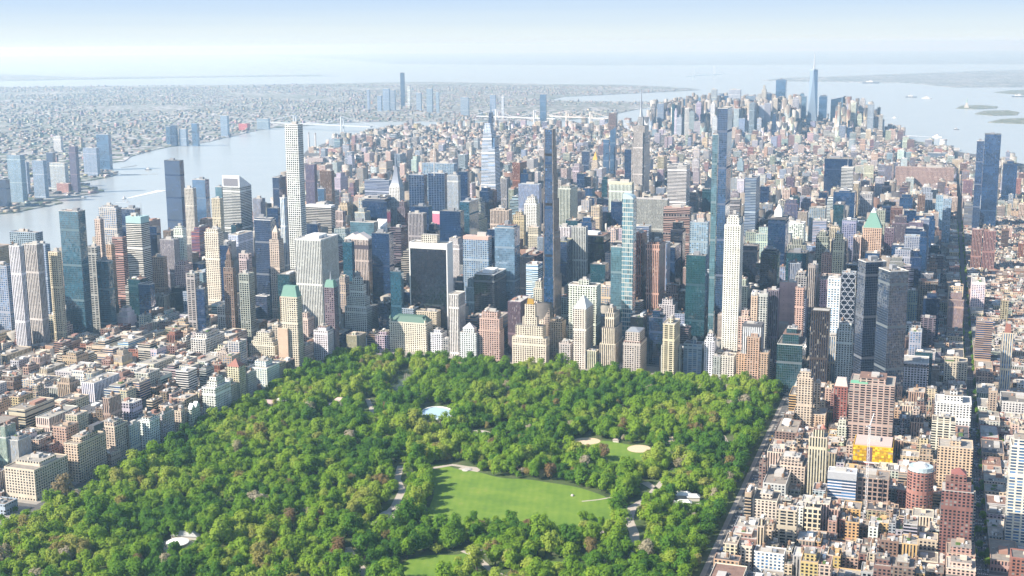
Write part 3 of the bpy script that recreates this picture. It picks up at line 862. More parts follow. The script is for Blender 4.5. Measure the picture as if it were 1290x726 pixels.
939.4 951 952 121 y6900|O fine navy greyb||dark broad block in the middle of the downtown cluster
935 950 951 137 y6000|S punch dark cream|tier:.6,.6,18|cream government tower in front of the downtown cluster
952.5 958.5 959.4 123 y6500|S punch dark greyl|tier:.6,.6,20|grey stone tower with stepped top amid the downtown cluster
828 836 837 131 y5900|A fine blue greyb||grey tower right of the mast skyscraper's antenna
838 848 849 141 y6000|A punch dark greyl||boxy pale tower near the east side water
856 864 865.5 125 y6500|G glass blue greyb||blue waterside tower left of the downtown cluster
879.5 886 887 123 y6700|G glass bluep greyb||slender pale blue tower left of the tallest slim tower
868 876 877 136 y6300|S punch dark cream|tier:.6,.6,15|cream tower between two blue waterside towers
680 687.5 688.6 119 h258|G glass blue greyl||tall glass tower by the far bridges
504 508.6 509.4 92 h325|G glass navy dgrey||dark needle tower far across the river
513 516.3 517 109 h210|A fine blue white||white needle beside the far dark needle
482 490 491 112 y8600|G fine blue greyb||wide pale block left of the far dark needle
491.5 497 498 114 y8700|G fine blue greyb||twin pale slab left of the far dark needle
537 544 545 112 y8400|G fine blue greyb||far blue block right of the dark needle
549 552.5 553 116 y8300|A fine blue greyb||thin far tower right of the far blue block
524 530 531 117 y8700|A fine blue greyb||far pale block between white needle and blue block
475 480 480.7 121 y8500|A fine blue greyb||far grey tower, third left of the dark needle
462 465 465.6 113 y8600|A fine blue greyb||far thin grey tower well left of the dark needle
631.5 634.5 635.2 121 y7800|A fine blue white||bright white far tower above the pale bridge
580 590 591 123 y8000|A fine blue greyb||far wide block left of the spired tapering tower
617 624 625 120 y8100|A fine blue greyb||far grey block near the pale bridge
8 25 31 196 b255|G vert blue greyb||foremost blue-grey riverside tower on the far shore
40 54 57 203 b250|G vert blue greyb||slim striped riverside tower on the far shore
26 33 35 205 b246|G fine blue greyb||shaded tower behind the foremost far-shore tower
58 66 67 193 b236|G glass navy greyb||dark thin tower on the far shore, third from the border
62 81 82 206 b240|O grid blue greyl||broad grey far-shore block with stepped side
86 94.5 96.5 185 b243|G fine navy purp||slim violet slab at the far-shore park
104 121 122 187 b222|G fine blue greyb||wide pale blue far-shore tower
121 136 137.5 170 b214|G glass blue greyb||tall blue tower at the far-shore tip
67 76 77 172 b192|A fine blue white||white block inland behind the far-shore towers
71 86 88 232 b243|A punch dark pink||low pink block at the foot of the violet slab
-8 7 9 227 b262|G glass navy dgrey||dark block at the border on the far shore
208.6 213.5 214 160 b182|G glass blue greyb||leftmost tower of the upriver far-shore group
214.5 221 222 158 b184|G glass navy greyb||dark tower second in the upriver far-shore group
225 234 235 163 b184|G fine blue greyb||broad pale tower in the upriver far-shore group
241 248 249 156 b184|G glass blue greyb||tallest tower of the upriver far-shore group
323 338 339.5 150 b163|G fine blue greyb||squared arch-like block at the far bridge foot
277 286 287 146 b172|A fine blue greyb||hazy tower between upriver group and red factory
-14 6 22 637 b650|L punch dark greyb||low grey-roofed building at the left border below the long cream block
"""
KIND = dict(A=('apartment_building', 'apartment building'), O=('office_tower', 'office tower'), G=('glass_tower', 'glass tower'), S=('stone_tower', 'stone tower'), H=('hotel_building', 'hotel'), L=('low_building', 'low building'))
def wide_to(P, a, px):
    q = F*RT - (px-645)*FW
    return float(-((P-CPOS) @ q)/(a @ q))
def solve(xl, xm, xr, yt, mode, rot):
    m, v = mode[0], float(mode[1:])
    d = px_ray(xm, yt)
    if m == 's':
        v, m = st(v)+9, 'y'
    if m == 'h':
        P = CPOS + d*((v-CZ)/d[2])
    elif m == 'y':
        P = CPOS + d*((v-CY)/d[1])
    else:
        x = xm
        for _ in range(8):
            G = gp(x, v)
            q = F*UP - (363-yt)*FW
            P = np.array([G[0], G[1], -((G-CPOS) @ q)/q[2]])
            x -= proj(P)[0]-xm
    r = math.radians(rot)
    e, s = np.array([math.cos(r), math.sin(r), 0]), np.array([-math.sin(r), math.cos(r), 0])
    if xm > 1186 and not rot and abs(xr-xm) >= 4:
        w, dd = wide_to(P, e, xr), wide_to(P, s, xl)
    else:
        w, dd = wide_to(P, -e, xl), wide_to(P, s, xr)
        e = -e
    if rot == 0 and (xm > 1020 or dd <= 0):
        dd = min(dd if dd > 0 else 1e3, max(18, w*.9))
    dd = min(max(dd, 12, min(.55*w, 22)), 75)
    if 'very long brick' in mode:
        pass
    c = P + e*(w/2) + s*(dd/2)
    return (float(c[0]), float(c[1])), float(w), float(dd), float(P[2]), r
M_ROOFBOX = plain((.46, .44, .41))
M_ROOFDARK = plain((.10, .10, .11))
M_STEEL = plain((.45, .47, .5), .4, .5)
M_WOOD = plain((.22, .14, .09))
M_COPPER = plain((.16, .31, .25), .7)
M_COPPERD = plain((.09, .17, .135), .7)
M_GOLD = plain((.80, .46, .09), .35, .7)
M_GREEN = plain((.07, .13, .03), .95, 0., .5)
M_WHITE = plain((.76, .76, .74))
ROOFMAT = dict(copper=M_COPPER, copperd=M_COPPERD, brick=plain((.30, .13, .10)), greyl=plain((.5, .5, .5)), creampk=plain((.58, .48, .38)), brown=plain((.22, .145, .115)), whitec=M_WHITE, steel=M_STEEL, gold=M_GOLD,
               pinkg=plain((.55, .48, .44)), brickd=plain((.24, .09, .08)), tealc=plain((.36, .52, .52)), creamc=plain((.66, .60, .42)), pinkc=plain((.58, .40, .34)), dcap=M_ROOFDARK)
_tm = {}
def tank_meshes():
    if not _tm:
        b = MB().cyl(0, 0, 1.9, 1.8, 3.2, 7.2, 10, False)
        b.cyl(0, 0, 2.0, .1, 7.2, 8.7, 10)
        _tm['tank'] = mesh('water_tank', b.v, b.f, [M_WOOD])
        b = MB()
        for sx in (-1, 1):
            b.beam((sx*1.5, -1.5, 0), (sx*1.5, 1.5, 3.2), .16)
            b.beam((sx*1.5, 1.5, 0), (sx*1.5, -1.5, 3.2), .16)
        b.box(-1.7, 1.7, -1.7, 1.7, 3.0, 3.2, True)
        _tm['stand'] = mesh('tank_stand', b.v, b.f, [M_ROOFDARK])
    return _tm
def add_tank(root, x, y, z):
    t = obj('water_tank', tank_meshes()['tank'], root, (x, y, z))
    obj('tank_stand', tank_meshes()['stand'], t)
def wedge(mb, x0, x1, y0, y1, z0, z1, side):
    hi = {'n': (1, 1, 0, 0), 's': (0, 0, 1, 1), 'w': (0, 1, 1, 0), 'e': (1, 0, 0, 1)}[side]
    b = [(x0, y0), (x1, y0), (x1, y1), (x0, y1)]
    v = [(x, y, z0) for x, y in b] + [(x, y, z1 if hi[i] else z0+.2) for i, (x, y) in enumerate(b)]
    mb.add(v, [(0, 1, 5, 4), (1, 2, 6, 5), (2, 3, 7, 6), (3, 0, 4, 7), (4, 5, 6, 7)])
FOOT = []            # (x0, x1, y0, y1, h) of everything placed, for the fill between
GUARD = []           # what the fill must leave in sight: px left, right, top, bottom, distance
TOPS = {}            # label -> roof centre, for the labels of the fill
RB = random.Random(11)
UNITM = [M_WHITE, M_STEEL, M_ROOFDARK, M_ROOFBOX, plain((.60, .53, .44)), plain((.40, .25, .18)), plain((.33, .31, .30))]
def depth_of(x, y):
    return float((np.array([x, y, 0.])-CPOS) @ FW)
def tower(name, cat, label, cx, cy, w, d, h, rot, style, glass, wall, opts, group=None):
    root = tag(empty(name, (cx, cy, 0), rot), label, cat, group)
    x0, x1, y0, y1 = -w/2, w/2, -d/2, d/2
    mat = facade(style, glass)
    col = tuple(c*RB.uniform(.94, 1.06) for c in WALL[wall])
    def part(nm, mb, m=None, c=None):
        return mb.build(nm, m or mat, root, (0, 0, 0), c or col)
    flags = [o for o in opts if ':' not in o]
    args = [(o.split(':')[0], o.split(':')[1:]) for o in opts if ':' in o]
    mb = MB()
    if 'round' in flags:
        k = 18
        mb.prism([(w/2*math.cos(2*math.pi*i/k), d/2*math.sin(2*math.pi*i/k)) for i in range(k)], -1, h)
    elif 'slant' in flags:
        mb.box(x0, x1, y0, y1, -1, h-14)
    else:
        mb.box(x0, x1, y0, y1, -1, h)
    part('main_block', mb)
    z, tx, ty, tw, td = h, 0., 0., w, d
    pitched = any(k in ('pyr', 'mans', 'wedge') for k, _ in args) or any(k in flags for k in ('round', 'slant', 'gable', 'chip', 'slantn', 'glasscap'))
    dark = style in ('glass', 'frame', 'pixel')
    if not pitched and not any(k == 'cap' for k, _ in args):
        part('roof_parapet', MB().ring(x0, x1, y0, y1, h, h+1.3, .6), plain(tuple(round(min(.8, c*1.05), 2) for c in WALL[wall])))
    if 'slant' in flags:
        m2 = MB()
        wedge(m2, x0, x1, y0, y1, h-14, h+2, 'w')
        part('slanted_top', m2)
    for k, a in args:
        if k == 'tier':
            q = a[0].split(',')
            fx, fy, th = float(q[0]), float(q[1]), float(q[2])
            tw, td = w*fx, d*fy
            if len(q) > 3:
                part('crown', MB().frustum(tx-tw/2, tx+tw/2, ty-td/2, ty+td/2, z, z+th, .7, .7), M_GOLD if q[3] == 'gold' else ROOFMAT['brick'])
            else:
                part('setback_tier', MB().box(tx-tw/2, tx+tw/2, ty-td/2, ty+td/2, z, z+th))
            z += th
        elif k == 'mans':
            th = float(a[0])
            part('mansard_roof', MB().frustum(tx-tw/2+.3, tx+tw/2-.3, ty-td/2+.3, ty+td/2-.3, z, z+th, .72 if th < 25 else .28, .6 if th < 25 else .28), ROOFMAT[a[1]])
            part('cornice', MB().ring(tx-tw/2-.5, tx+tw/2+.5, ty-td/2-.5, ty+td/2+.5, z-1.2, z+.4, .78), plain(WALL[wall]))
            if th >= 25:
                part('glass_tip', MB().frustum(-tw*.14, tw*.14, -td*.14, td*.14, z+th, z+th+10, .05, .05), plain((.7, .8, .8), .2))
            z += th
        elif k == 'pyr':
            th = float(a[0])
            part('peaked_roof', MB().frustum(tx-tw/2+.2, tx+tw/2-.2, ty-td/2+.2, ty+td/2-.2, z, z+th, .06, .06), ROOFMAT[a[1]])
            z += th
        elif k == 'cap':
            th = float(a[0])
            part('roof_cap', MB().box(x0+.2, x1-.2, y0+.2, y1-.2, z, z+th), ROOFMAT[a[1]])
            z += th
        elif k == 'wedge':
            m2 = MB()
            wedge(m2, x0, x1, y0, y1, z, z+float(a[0]), 'n')
            part('wedge_roof', m2, plain((.70, .72, .74), .5))
            part('dark_recess_panel', MB().box(x0+w*.06, x1-w*.1, y0-.25, y0-.02, z+2, z+float(a[0])*.72, True), plain((.22, .22, .25)))  # flat dark panel painted for the shade of an open recess
        elif k in ('spire', 'mast'):
            th = float(a[0])
            part('mast' if k == 'mast' else 'spire', MB().cyl(tx+(w*.3 if k == 'mast' and th < 40 else 0), ty, 1.1 if k == 'mast' else 2.2, .25, z, z+th, 6), M_STEEL)
        elif k == 'site':
            c = (.72, .12, .08) if a[0] == 'red' else (.58, .20, .30)
            zz = h*.62
            part('safety_netting', MB().box(x0-.6, x1+.6, y0-.6, y1+.6, zz-34, zz), plain((c[0], c[1], c[2]), .9, 0., .4))
            part('netting_hem', MB().ring(x0-.9, x1+.9, y0-.9, y1+.9, zz-6, zz+.5, .28), M_WHITE)
            for i in range(6):
                part('steel_column', MB().beam((x0+w*i/5, y0+1, h), (x0+w*i/5, y0+1, h+6+3*(i % 2)), .5), M_ROOFDARK)
    for fl in flags:
        if fl == 'tank':
            add_tank(root, tx+RB.uniform(-.3, .3)*tw, ty+RB.uniform(-.3, .3)*td, z)
        elif fl == 'dcap':
            part('netted_roof_box', MB().box(x1-w*.45, x1-1, y1-d*.38, y1-1, z, z+9), M_ROOFDARK)
        elif fl == 'turret':
            for sx in (x0+2.2, x1-2.2):
                t = MB().cyl(sx, y0+2.2, 3., 2.8, h-10, h+6, 10)
                t2 = part('turret', t)
                obj('turret_roof', mesh('turret_roof', *(lambda q: (q.v, q.f))(MB().cyl(sx, y0+2.2, 3.2, .1, h+6, h+13, 10)), [M_COPPERD]), t2)
        elif fl == 'gable':
            for s_ in (0, 1):
                ya, yb = y0+d*.5*s_+.4, y0+d*.5*(s_+1)-.4
                ym = (ya+yb)/2
                part('gable_roof', MB().add([(x0, ya, h), (x0, yb, h), (x0, ym, h+8), (x1, ya, h), (x1, yb, h), (x1, ym, h+8)], [(0, 3, 5, 2), (1, 2, 5, 4), (3, 4, 5), (0, 2, 1)]), plain((.55, .6, .62), .3))
        elif fl == 'chip':
            pr = [(x0, h), (x1, h), (x1, h+3), (w*.13, h+15), (w*.1, h+13), (w*.04, h+10.5), (-w*.04, h+10.5), (-w*.1, h+13), (-w*.13, h+15), (x0, h+3)]
            k = len(pr)
            m2 = MB().add([(a, y0, b) for a, b in pr] + [(a, y1, b) for a, b in pr], [tuple(range(k))] + [tuple(range(2*k-1, k-1, -1))] + [(i, i+k, (i+1) % k+k, (i+1) % k) for i in range(k)])
            part('broken_pediment', m2, plain((.68, .62, .58)))
            part('arcade_band', MB().ring(x0-.15, x1+.15, y0-.15, y1+.15, h-20, h-11, .3), plain((.07, .06, .08)))
        elif fl == 'slantn':
            m2 = MB()
            wedge(m2, x0, x1, y0, y1, h, h+16, 's')
            part('skylight_roof', m2, M_WHITE)
        elif fl == 'glasscap':
            k = 8
            pr = [(x0, h)] + [(x0+w*math.sin(i/k*math.pi/2)*.98, h+9*math.cos(i/k*math.pi/2)) for i in range(k+1)]
            q = len(pr)
            part('curved_top', MB().add([(a, y0, b) for a, b in pr] + [(a, y1, b) for a, b in pr], [tuple(range(q-1, -1, -1)), tuple(range(q, 2*q))] + [(i, (i+1) % q, (i+1) % q+q, i+q) for i in range(q)]), plain((.5, .62, .62), .2))
        elif fl in ('cap2', 'cap3'):
            a, b = (h-20, h-13) if fl == 'cap2' else (h-7, h-2.5)
            part('arcade_band', MB().ring(x0-.12, x1+.12, y0-.12, y1+.12, a, b, .3), facade('bigwin', 'black'), (.3, .24, .22))
            if fl == 'cap2':
                part('lower_band', MB().ring(x0-.12, x1+.12, y0-.12, y1+.12, h-62, h-55, .3), facade('bigwin', 'black'), (.3, .24, .22))
        elif fl == 'lantern':
            part('roof_rim', MB().ring(x0-1.5, x1+1.5, y0-1.5, y1+1.5, h-2, h+2, 2), M_ROOFDARK)
            part('lantern', MB().box(-w*.22, w*.22, -d*.22, d*.22, h+2, h+15), M_WHITE)
            part('lantern_roof', MB().frustum(-w*.22, w*.22, -d*.22, d*.22, h+15, h+29, .03, .03), M_WHITE)
        elif fl == 'glassring':
            part('glass_ring', MB().prism([(w*.46*math.cos(i*math.pi/9), d*.46*math.sin(i*math.pi/9)) for i in range(18)], h, h+5), plain((.45, .55, .58), .2))
            part('roof_dome', MB().cyl(0, 0, w*.3, w*.16, h+5, h+9, 14), plain((.6, .62, .62), .4))
        elif fl == 'cone':
            part('cone_roof', MB().cyl(w*.2, d*.1, 5, .3, z, z+6, 10), plain((.50, .20, .15)))
        elif fl in ('green', 'grcorner'):
            part('roof_garden', MB().box(x0+1, x0+w*.4, y0+1, y0+d*.3, h+.01, h+1.8), M_GREEN if fl == 'green' else plain((.16, .42, .27)))
        elif fl == 'olive':
            part('roof_lawn', MB().frustum(x0+1.5, x1-1.5, y0+1.5, y1-1.5, h+.05, h+6, .7, .7), plain((.50, .47, .12)))
        elif fl == 'redbase':
            part('red_barrier', MB().box(x0-.8, x1+.8, y0-.8, y1+.8, -1, 9), plain((.55, .06, .04)))
            part('white_deck', MB().ring(x0-1.2, x1+1.2, y0-1.2, y1+1.2, 9, 11, 1.5), M_WHITE)
            part('bare_floor', MB().box(x0+2, x1-2, y0+2, y1-2, h, h+3), plain((.55, .42, .38)))
            for zz in (18, 27):
                part('netting_hem', MB().ring(x0-.3, x1+.3, y0-.3, y1+.3, zz, zz+.9, .28), plain((.40, .22, .03)))
            part('netting_notch', MB().box(-w*.16, -w*.02, y0-.4, y0+3, 11.2, h-.4, True), plain((.16, .09, .12)))
        elif fl == 'podium':
            part('glass_base', MB().box(x0-.4, x1+.4, y0-.4, y1-.1, -1, h*.3), facade('glass', 'bluep'))
            part('grey_fascia', MB().box(x0-.3, x1+.3, y0-.3, y1+.3, h-9, h+.6), plain((.42, .43, .45)))
    if style == 'frame':
        t = 3.2 if 'bkbig' in flags else 1.4
        fr = MB()
        fr.box(x0-.5, x0+t*.5, y0-.6, y1+.4, -1, h+1.4)
        part('stone_edge', fr, M_WHITE)
        fr = MB()
        fr.box(x1-t*.5, x1+.5, y0-.6, y1+.4, -1, h+1.4)
        part('stone_edge', fr, M_WHITE)
        if 'bkbig' in flags:
            fr = MB().box(x0+t*.5+.01, x1-t*.5-.01, y0-.55, y0+1.2, h-11, h+1.3, True)
            part('stone_band', fr, M_WHITE)
    if pitched or 'bkn' in flags and tw == w:
        pass
    elif 'bkbig' in flags:
        part('roof_bulkhead', MB().box(-w*.22, w*.2, -d*.2, d*.25, z, z+16), facade('punch', 'dark'), (.62, .58, .5))
    else:
        bw, bd = max(5, tw*RB.uniform(.24, .4)), max(5, td*RB.uniform(.25, .42))
        bx, by = RB.uniform(-.18, .18)*tw, RB.uniform(-.1, .18)*td
        bh = RB.uniform(3, 5.5) + (2 if h > 120 else 0)
        if 'bkw' in flags:
            bw, bd, bx, by = tw*.5, td*.5, 0, 0
        part('roof_bulkhead', MB().box(bx-bw/2, bx+bw/2, by-bd/2, by+bd/2, z, z+bh), M_WHITE if 'bkw' in flags else (M_ROOFBOX if not dark else plain((.25, .26, .28))))
        if depth_of(cx, cy) < 2700:
            for q_ in range(RB.randint(2, 5)):
                ux, uy = tx+RB.uniform(-.44, .3)*tw, ty+RB.uniform(-.46, .36)*td
                us = RB.uniform(1.2, 3.2)
                part('roof_unit', MB().box(ux, ux+us, uy, uy+us*RB.uniform(.6, 1.4), z+.01, z+RB.uniform(1.2, 3.4)), RB.choice(UNITM))
        u = MB().box(bx+bw*.56, min(bx+bw*.56+4, tx+tw/2-1), by-2.5, by+2.5, z, z+2.2)
        part('cooling_unit', u, M_STEEL)
    hw = abs(w/2*math.cos(rot))+abs(d/2*math.sin(rot))
    hd = abs(w/2*math.sin(rot))+abs(d/2*math.cos(rot))
    FOOT.append((cx-hw, cx+hw, cy-hd, cy+hd, z))
    TOPS[label] = (cx, cy, z)
    return root
for line in SPEC.strip().splitlines():
    a, b, c, lab = line.split('|')
    t = a.split()
    k, sty, gl, wl = b.split()
    opts = c.split()
    rot = 0.
    for o in opts:
        if o.startswith('rot:'):
            rot = float(o[4:])
    xs = [float(q) for q in t[:4]]
    (cx, cy), w, d, h, r = solve(*xs, t[4], rot)
    if lab.startswith('very long'):
        d = 24
    if t[4][0] == 'b' and float(t[4][1:]) > 380:
        yb_ = float(t[4][1:])
        GUARD.append((xs[0], xs[2], xs[3], xs[3]+(.93 if 'yellow' in b else (.38 if xs[1] < 340 and yb_ < 460 else .80))*(yb_-xs[3]), depth_of(cx, cy)-6))
    tower(KIND[k][0], KIND[k][1], lab.strip(), cx, cy, w, d, h, r, sty, gl, wl, opts)

# ---------------------------------------------------------------- towers with shapes of their own
def at_tip(px, py, h):
    d = px_ray(px, py)
    P = CPOS + d*((h-CZ)/d[2])
    return float(P[0]), float(P[1])
def at_far(px, py, y):
    d = px_ray(px, py)
    P = CPOS + d*((y-CY)/d[1])
    return (float(P[0]), float(P[1])), float(P[2])
def special(name, label, cat, xy, w, d, h):
    FOOT.append((xy[0]-w/2, xy[0]+w/2, xy[1]-d/2, xy[1]+d/2, h))
    TOPS[label] = (xy[0], xy[1], h)
    return tag(empty(name, (xy[0], xy[1], 0)), label, cat)
sm = facade('vert', 'dark')
sc = (.60, .56, .53)
# the deco mast skyscraper
q = at_far(808, 117, 2083)[0]
r = special('stone_skyscraper', 'grey deco skyscraper with stepped shoulders and tall antenna mast', 'skyscraper', q, 60, 90, 320)
MB().box(-30, 30, -62, 62, -1, 25).build('base_block', sm, r, (0, 0, 0), sc)
MB().box(-27, 27, -46, 46, 25, 90).build('setback_tier', sm, r, (0, 0, 0), sc)
MB().box(-24, 24, -36, 36, 90, 262).build('main_shaft', sm, r, (0, 0, 0), sc)
MB().box(-17, 17, -40, 40, 90, 300).build('front_pavilion', sm, r, (0, 0, 0), sc)
MB().box(-20, 20, -30, 30, 262, 320).build('upper_shaft', sm, r, (0, 0, 0), sc)
MB().frustum(-10, 10, -12, 12, 320, 350, .8, .8).build('mooring_tower', sm, r, (0, 0, 0), (.45, .46, .48))
MB().cyl(0, 0, 6.5, 2.5, 350, 381, 12).build('mast_dome', M_STEEL, r)
MB().cyl(0, 0, 3.2, .9, 381, 443, 8).build('antenna', plain((.30, .33, .38), .5), r)
# the pointed deco tower
q = at_tip(498.5, 187, 319)
r = special('spired_tower', 'pale deco tower with dark tapering needle spire in the distance', 'skyscraper', q, 40, 40, 250)
cm = facade('punch', 'dark')
MB().box(-28, 28, -28, 28, -1, 90).build('base_block', cm, r, (0, 0, 0), WALL['white'])
MB().box(-16, 16, -16, 16, 90, 215).build('main_shaft', cm, r, (0, 0, 0), WALL['white'])
cr = MB()
zz, rr = 215, 15
for i in range(6):
    cr.frustum(-rr, rr, -rr, rr, zz, zz+9, .8, .8)
    zz, rr = zz+9, rr*.8
cr.build('crown', plain((.30, .32, .36), .35, .6), r)
MB().cyl(0, 0, rr, .2, zz, 319, 8).build('spire', plain((.25, .28, .33), .35, .6), r)
# the tapering striped tower
q = at_far(617.5, 142.5, 1306)[0]
r = special('glass_skyscraper', 'tapering white-banded glass skyscraper with stepped crown and spire', 'skyscraper', q, 60, 60, 300)
gm = facade('horz', 'blue')
gw = (.72, .74, .76)
MB().frustum(-27, 27, -27, 27, -1, 300, .74, .74).build('main_shaft', gm, r, (0, 0, 0), gw)
MB().frustum(-20, 12, -20, 20, 300, 345, .78, .8).build('upper_shaft', gm, r, (0, 0, 0), gw)
MB().frustum(-16, 6, -15, 15, 345, 372, .8, .8).build('crown', facade('grid', 'blue'), r, (0, 0, 0), (.6, .65, .7))
MB().frustum(12.2, 20, -19, 19, 300, 330, .8, .8).build('crown_fin', facade('glass', 'blue'), r, (0, 0, 0), gw)
MB().frustum(-3, 8, -9, 9, 372, 402, .7, .7).build('crown_top', facade('glass', 'navy'), r, (0, 0, 0), (.3, .36, .44))
MB().cyl(2, 0, 2.2, .8, 402, 427, 8).build('spire', plain((.18, .26, .36), .4, .4), r)
# the thinnest tower, stepping back on its far side
q = at_tip(693, 163, 435)
r = special('pencil_skyscraper', 'thinnest supertall tower, dark glass front edged by bronze and stone', 'skyscraper', q, 22, 40, 435)
sg = facade('glass', 'navyb')
zz = -1
for i, (z1, y1, ww) in enumerate(((150, 40, 10.5), (235, 33, 9.8), (300, 26, 9.2), (350, 20, 8.6), (400, 14, 8.2), (435, 8, 7.8))):
    MB().box(-ww, ww, -10, y1, zz, z1).build('main_shaft' if i == 0 else 'setback_tier', sg, r, (0, 0, 0), (.05, .06, .08))
    for s_ in (-1, 1):
        MB().box(s_*ww-.9, s_*ww+.9, -10.4, y1+.4, zz, z1+.8).build('stone_edge', facade('fine', 'dark'), r, (0, 0, 0), (.30, .26, .24))
    zz = z1
for zb in (95, 190, 290, 385):
    MB().box(-7, 7, -10.35, -9.9, zb, zb+5, True).build('dark_band', plain((.015, .015, .02)), r)
# the downtown spire
q, tip_ = at_far(1026.5, 67, 6640)
r = special('glass_skyscraper', 'tallest downtown skyscraper with tapering facets and white mast', 'skyscraper', q, 62, 62, 417)
b0 = [(-31, -31), (31, -31), (31, 31), (-31, 31)]
t0 = [(0, -25), (25, 0), (0, 25), (-25, 0)]
MB().box(-31, 31, -31, 31, -1, 56).build('base_block', facade('glass', 'bluep'), r, (0, 0, 0), (.6, .65, .7))
MB().add([(x, y, 56) for x, y in b0] + [(x, y, 410) for x, y in t0], [(0, 1, 4), (1, 5, 4), (1, 2, 5), (2, 6, 5), (2, 3, 6), (3, 7, 6), (3, 0, 7), (0, 4, 7), (4, 5, 6, 7)]).build('main_shaft', plain((.30, .40, .52), .18, .35, .05), r)
MB().prism(t0, 410.01, 417).build('roof_parapet', plain((.3, .38, .46), .3), r)
MB().cyl(0, 0, 14, 14, 417, 423, 16).build('ring_platform', M_STEEL, r)
MB().cyl(0, 0, 5, 1.6, 423, tip_, 8).build('mast', plain((.50, .54, .58), .5), r)

# ---------------------------------------------------------------- the city between: lots on every block
RF = random.Random(5)
PAL = dict(
    ues=['cream', 'creamw', 'tan', 'tanl', 'brick', 'white', 'greyl', 'creampk', 'creampk', 'brown', 'brickp', 'creamy', 'greyl', 'brown', 'tan', 'cream', 'greyw'],
    mid=['greyl', 'grey', 'cream', 'white', 'greyb', 'greyb', 'pinkl', 'creampk', 'greyg', 'greyw', 'brown', 'dgrey', 'dgrey', 'purp', 'whitem', 'dgrey', 'dgrey', 'greyb', 'dgrey', 'dgrey', 'dgrey'],
    low=['brick', 'tan', 'tanl', 'creampk', 'brown', 'greyl', 'white', 'greyg', 'cream', 'tan', 'brickp', 'grey', 'creampk', 'tan', 'greyw', 'brown', 'tan', 'tanl'],
    uws=['tan', 'tanl', 'creampk', 'brown', 'greyl', 'tan', 'cream', 'brickp', 'greyw', 'creamy', 'tan', 'brown', 'creampk', 'grey', 'brown', 'yellowt'],
    down=['greyb', 'greyl', 'greyb', 'grey', 'whitem', 'dgrey', 'white', 'greyw', 'dgrey', 'creampk', 'greyb', 'whitem'],
    far=['cream', 'tanl', 'greyl', 'greyb', 'white', 'grey', 'creampk', 'brickp', 'greyw', 'greyb', 'brown', 'pinkl', 'greyl'])
def zone(x, y, end):
    """(low, high, share of tall ones, tall from, tall to, palette) for a lot; end = fronts an avenue"""
    if y < 10 and x < 0:
        if x > -85:
            return 34, 46, 0, 0, 0, 'ues'
        if -420 < x < -280:
            return 48, 68, .0, 0, 0, 'ues'
        if x > -560:
            return (44, 70, .0, 0, 0, 'ues') if end else (28, 52, .45, 50, 78, 'ues')
        return (38, 72, .25, 70, 110, 'ues') if end else (24, 50, .32, 50, 95, 'ues')
    if y < 10:
        if x < 900:
            return 34, 52, 0, 0, 0, 'uws'
        if x < 1125:
            return (28, 48, .12, 50, 70, 'uws') if end else (18, 31, .30, 34, 56, 'uws')
        return (8, 15, .0, 45, 80, 'low') if end else (6, 13, .0, 25, 40, 'low')
    if y < 110 and x > 0 and x < 830:
        return 24, 44, 0, 0, 0, 'ues'
    if x > 1060 and y < 2400:
        return (13, 24, .035, 50, 95, 'low') if end else (10, 17, .02, 30, 60, 'low')
    if x < -560 and y < 2300:
        return (30, 80, .22, 85, 135, 'ues') if end else (18, 45, .14, 50, 105, 'ues')
    if y < 1750:
        k = min(1., .5+y/800)
        return (65*k, 140*k, .38, 125*k, 200*k, 'mid') if end else (45*k, 115*k, .28, 105*k, 175*k, 'mid')
    if y < 2300:
        return 40, 100, .16, 95, 150, 'mid'
    if y < 3300:
        return (30, 75, .12, 75, 140, 'far') if end else (20, 60, .08, 60, 110, 'far')
    if y < 4700:
        return 14, 34, .07, 40, 75, 'far'
    if y < 5750:
        return (18, 40, .22, 45, 62, 'far') if x < -700 else (16, 38, .06, 50, 90, 'far')
    if -750 < x < 700:
        return 40, 120, .40, 120, 240, 'down'
    return 20, 55, .12, 60, 90, 'far'
FO = np.array(FOOT)
def free(x0, x1, y0, y1, m=1.0):
    return not ((FO[:, 0] < x1+m) & (FO[:, 1] > x0-m) & (FO[:, 2] < y1+m) & (FO[:, 3] > y0-m)).any()
LOTS = []
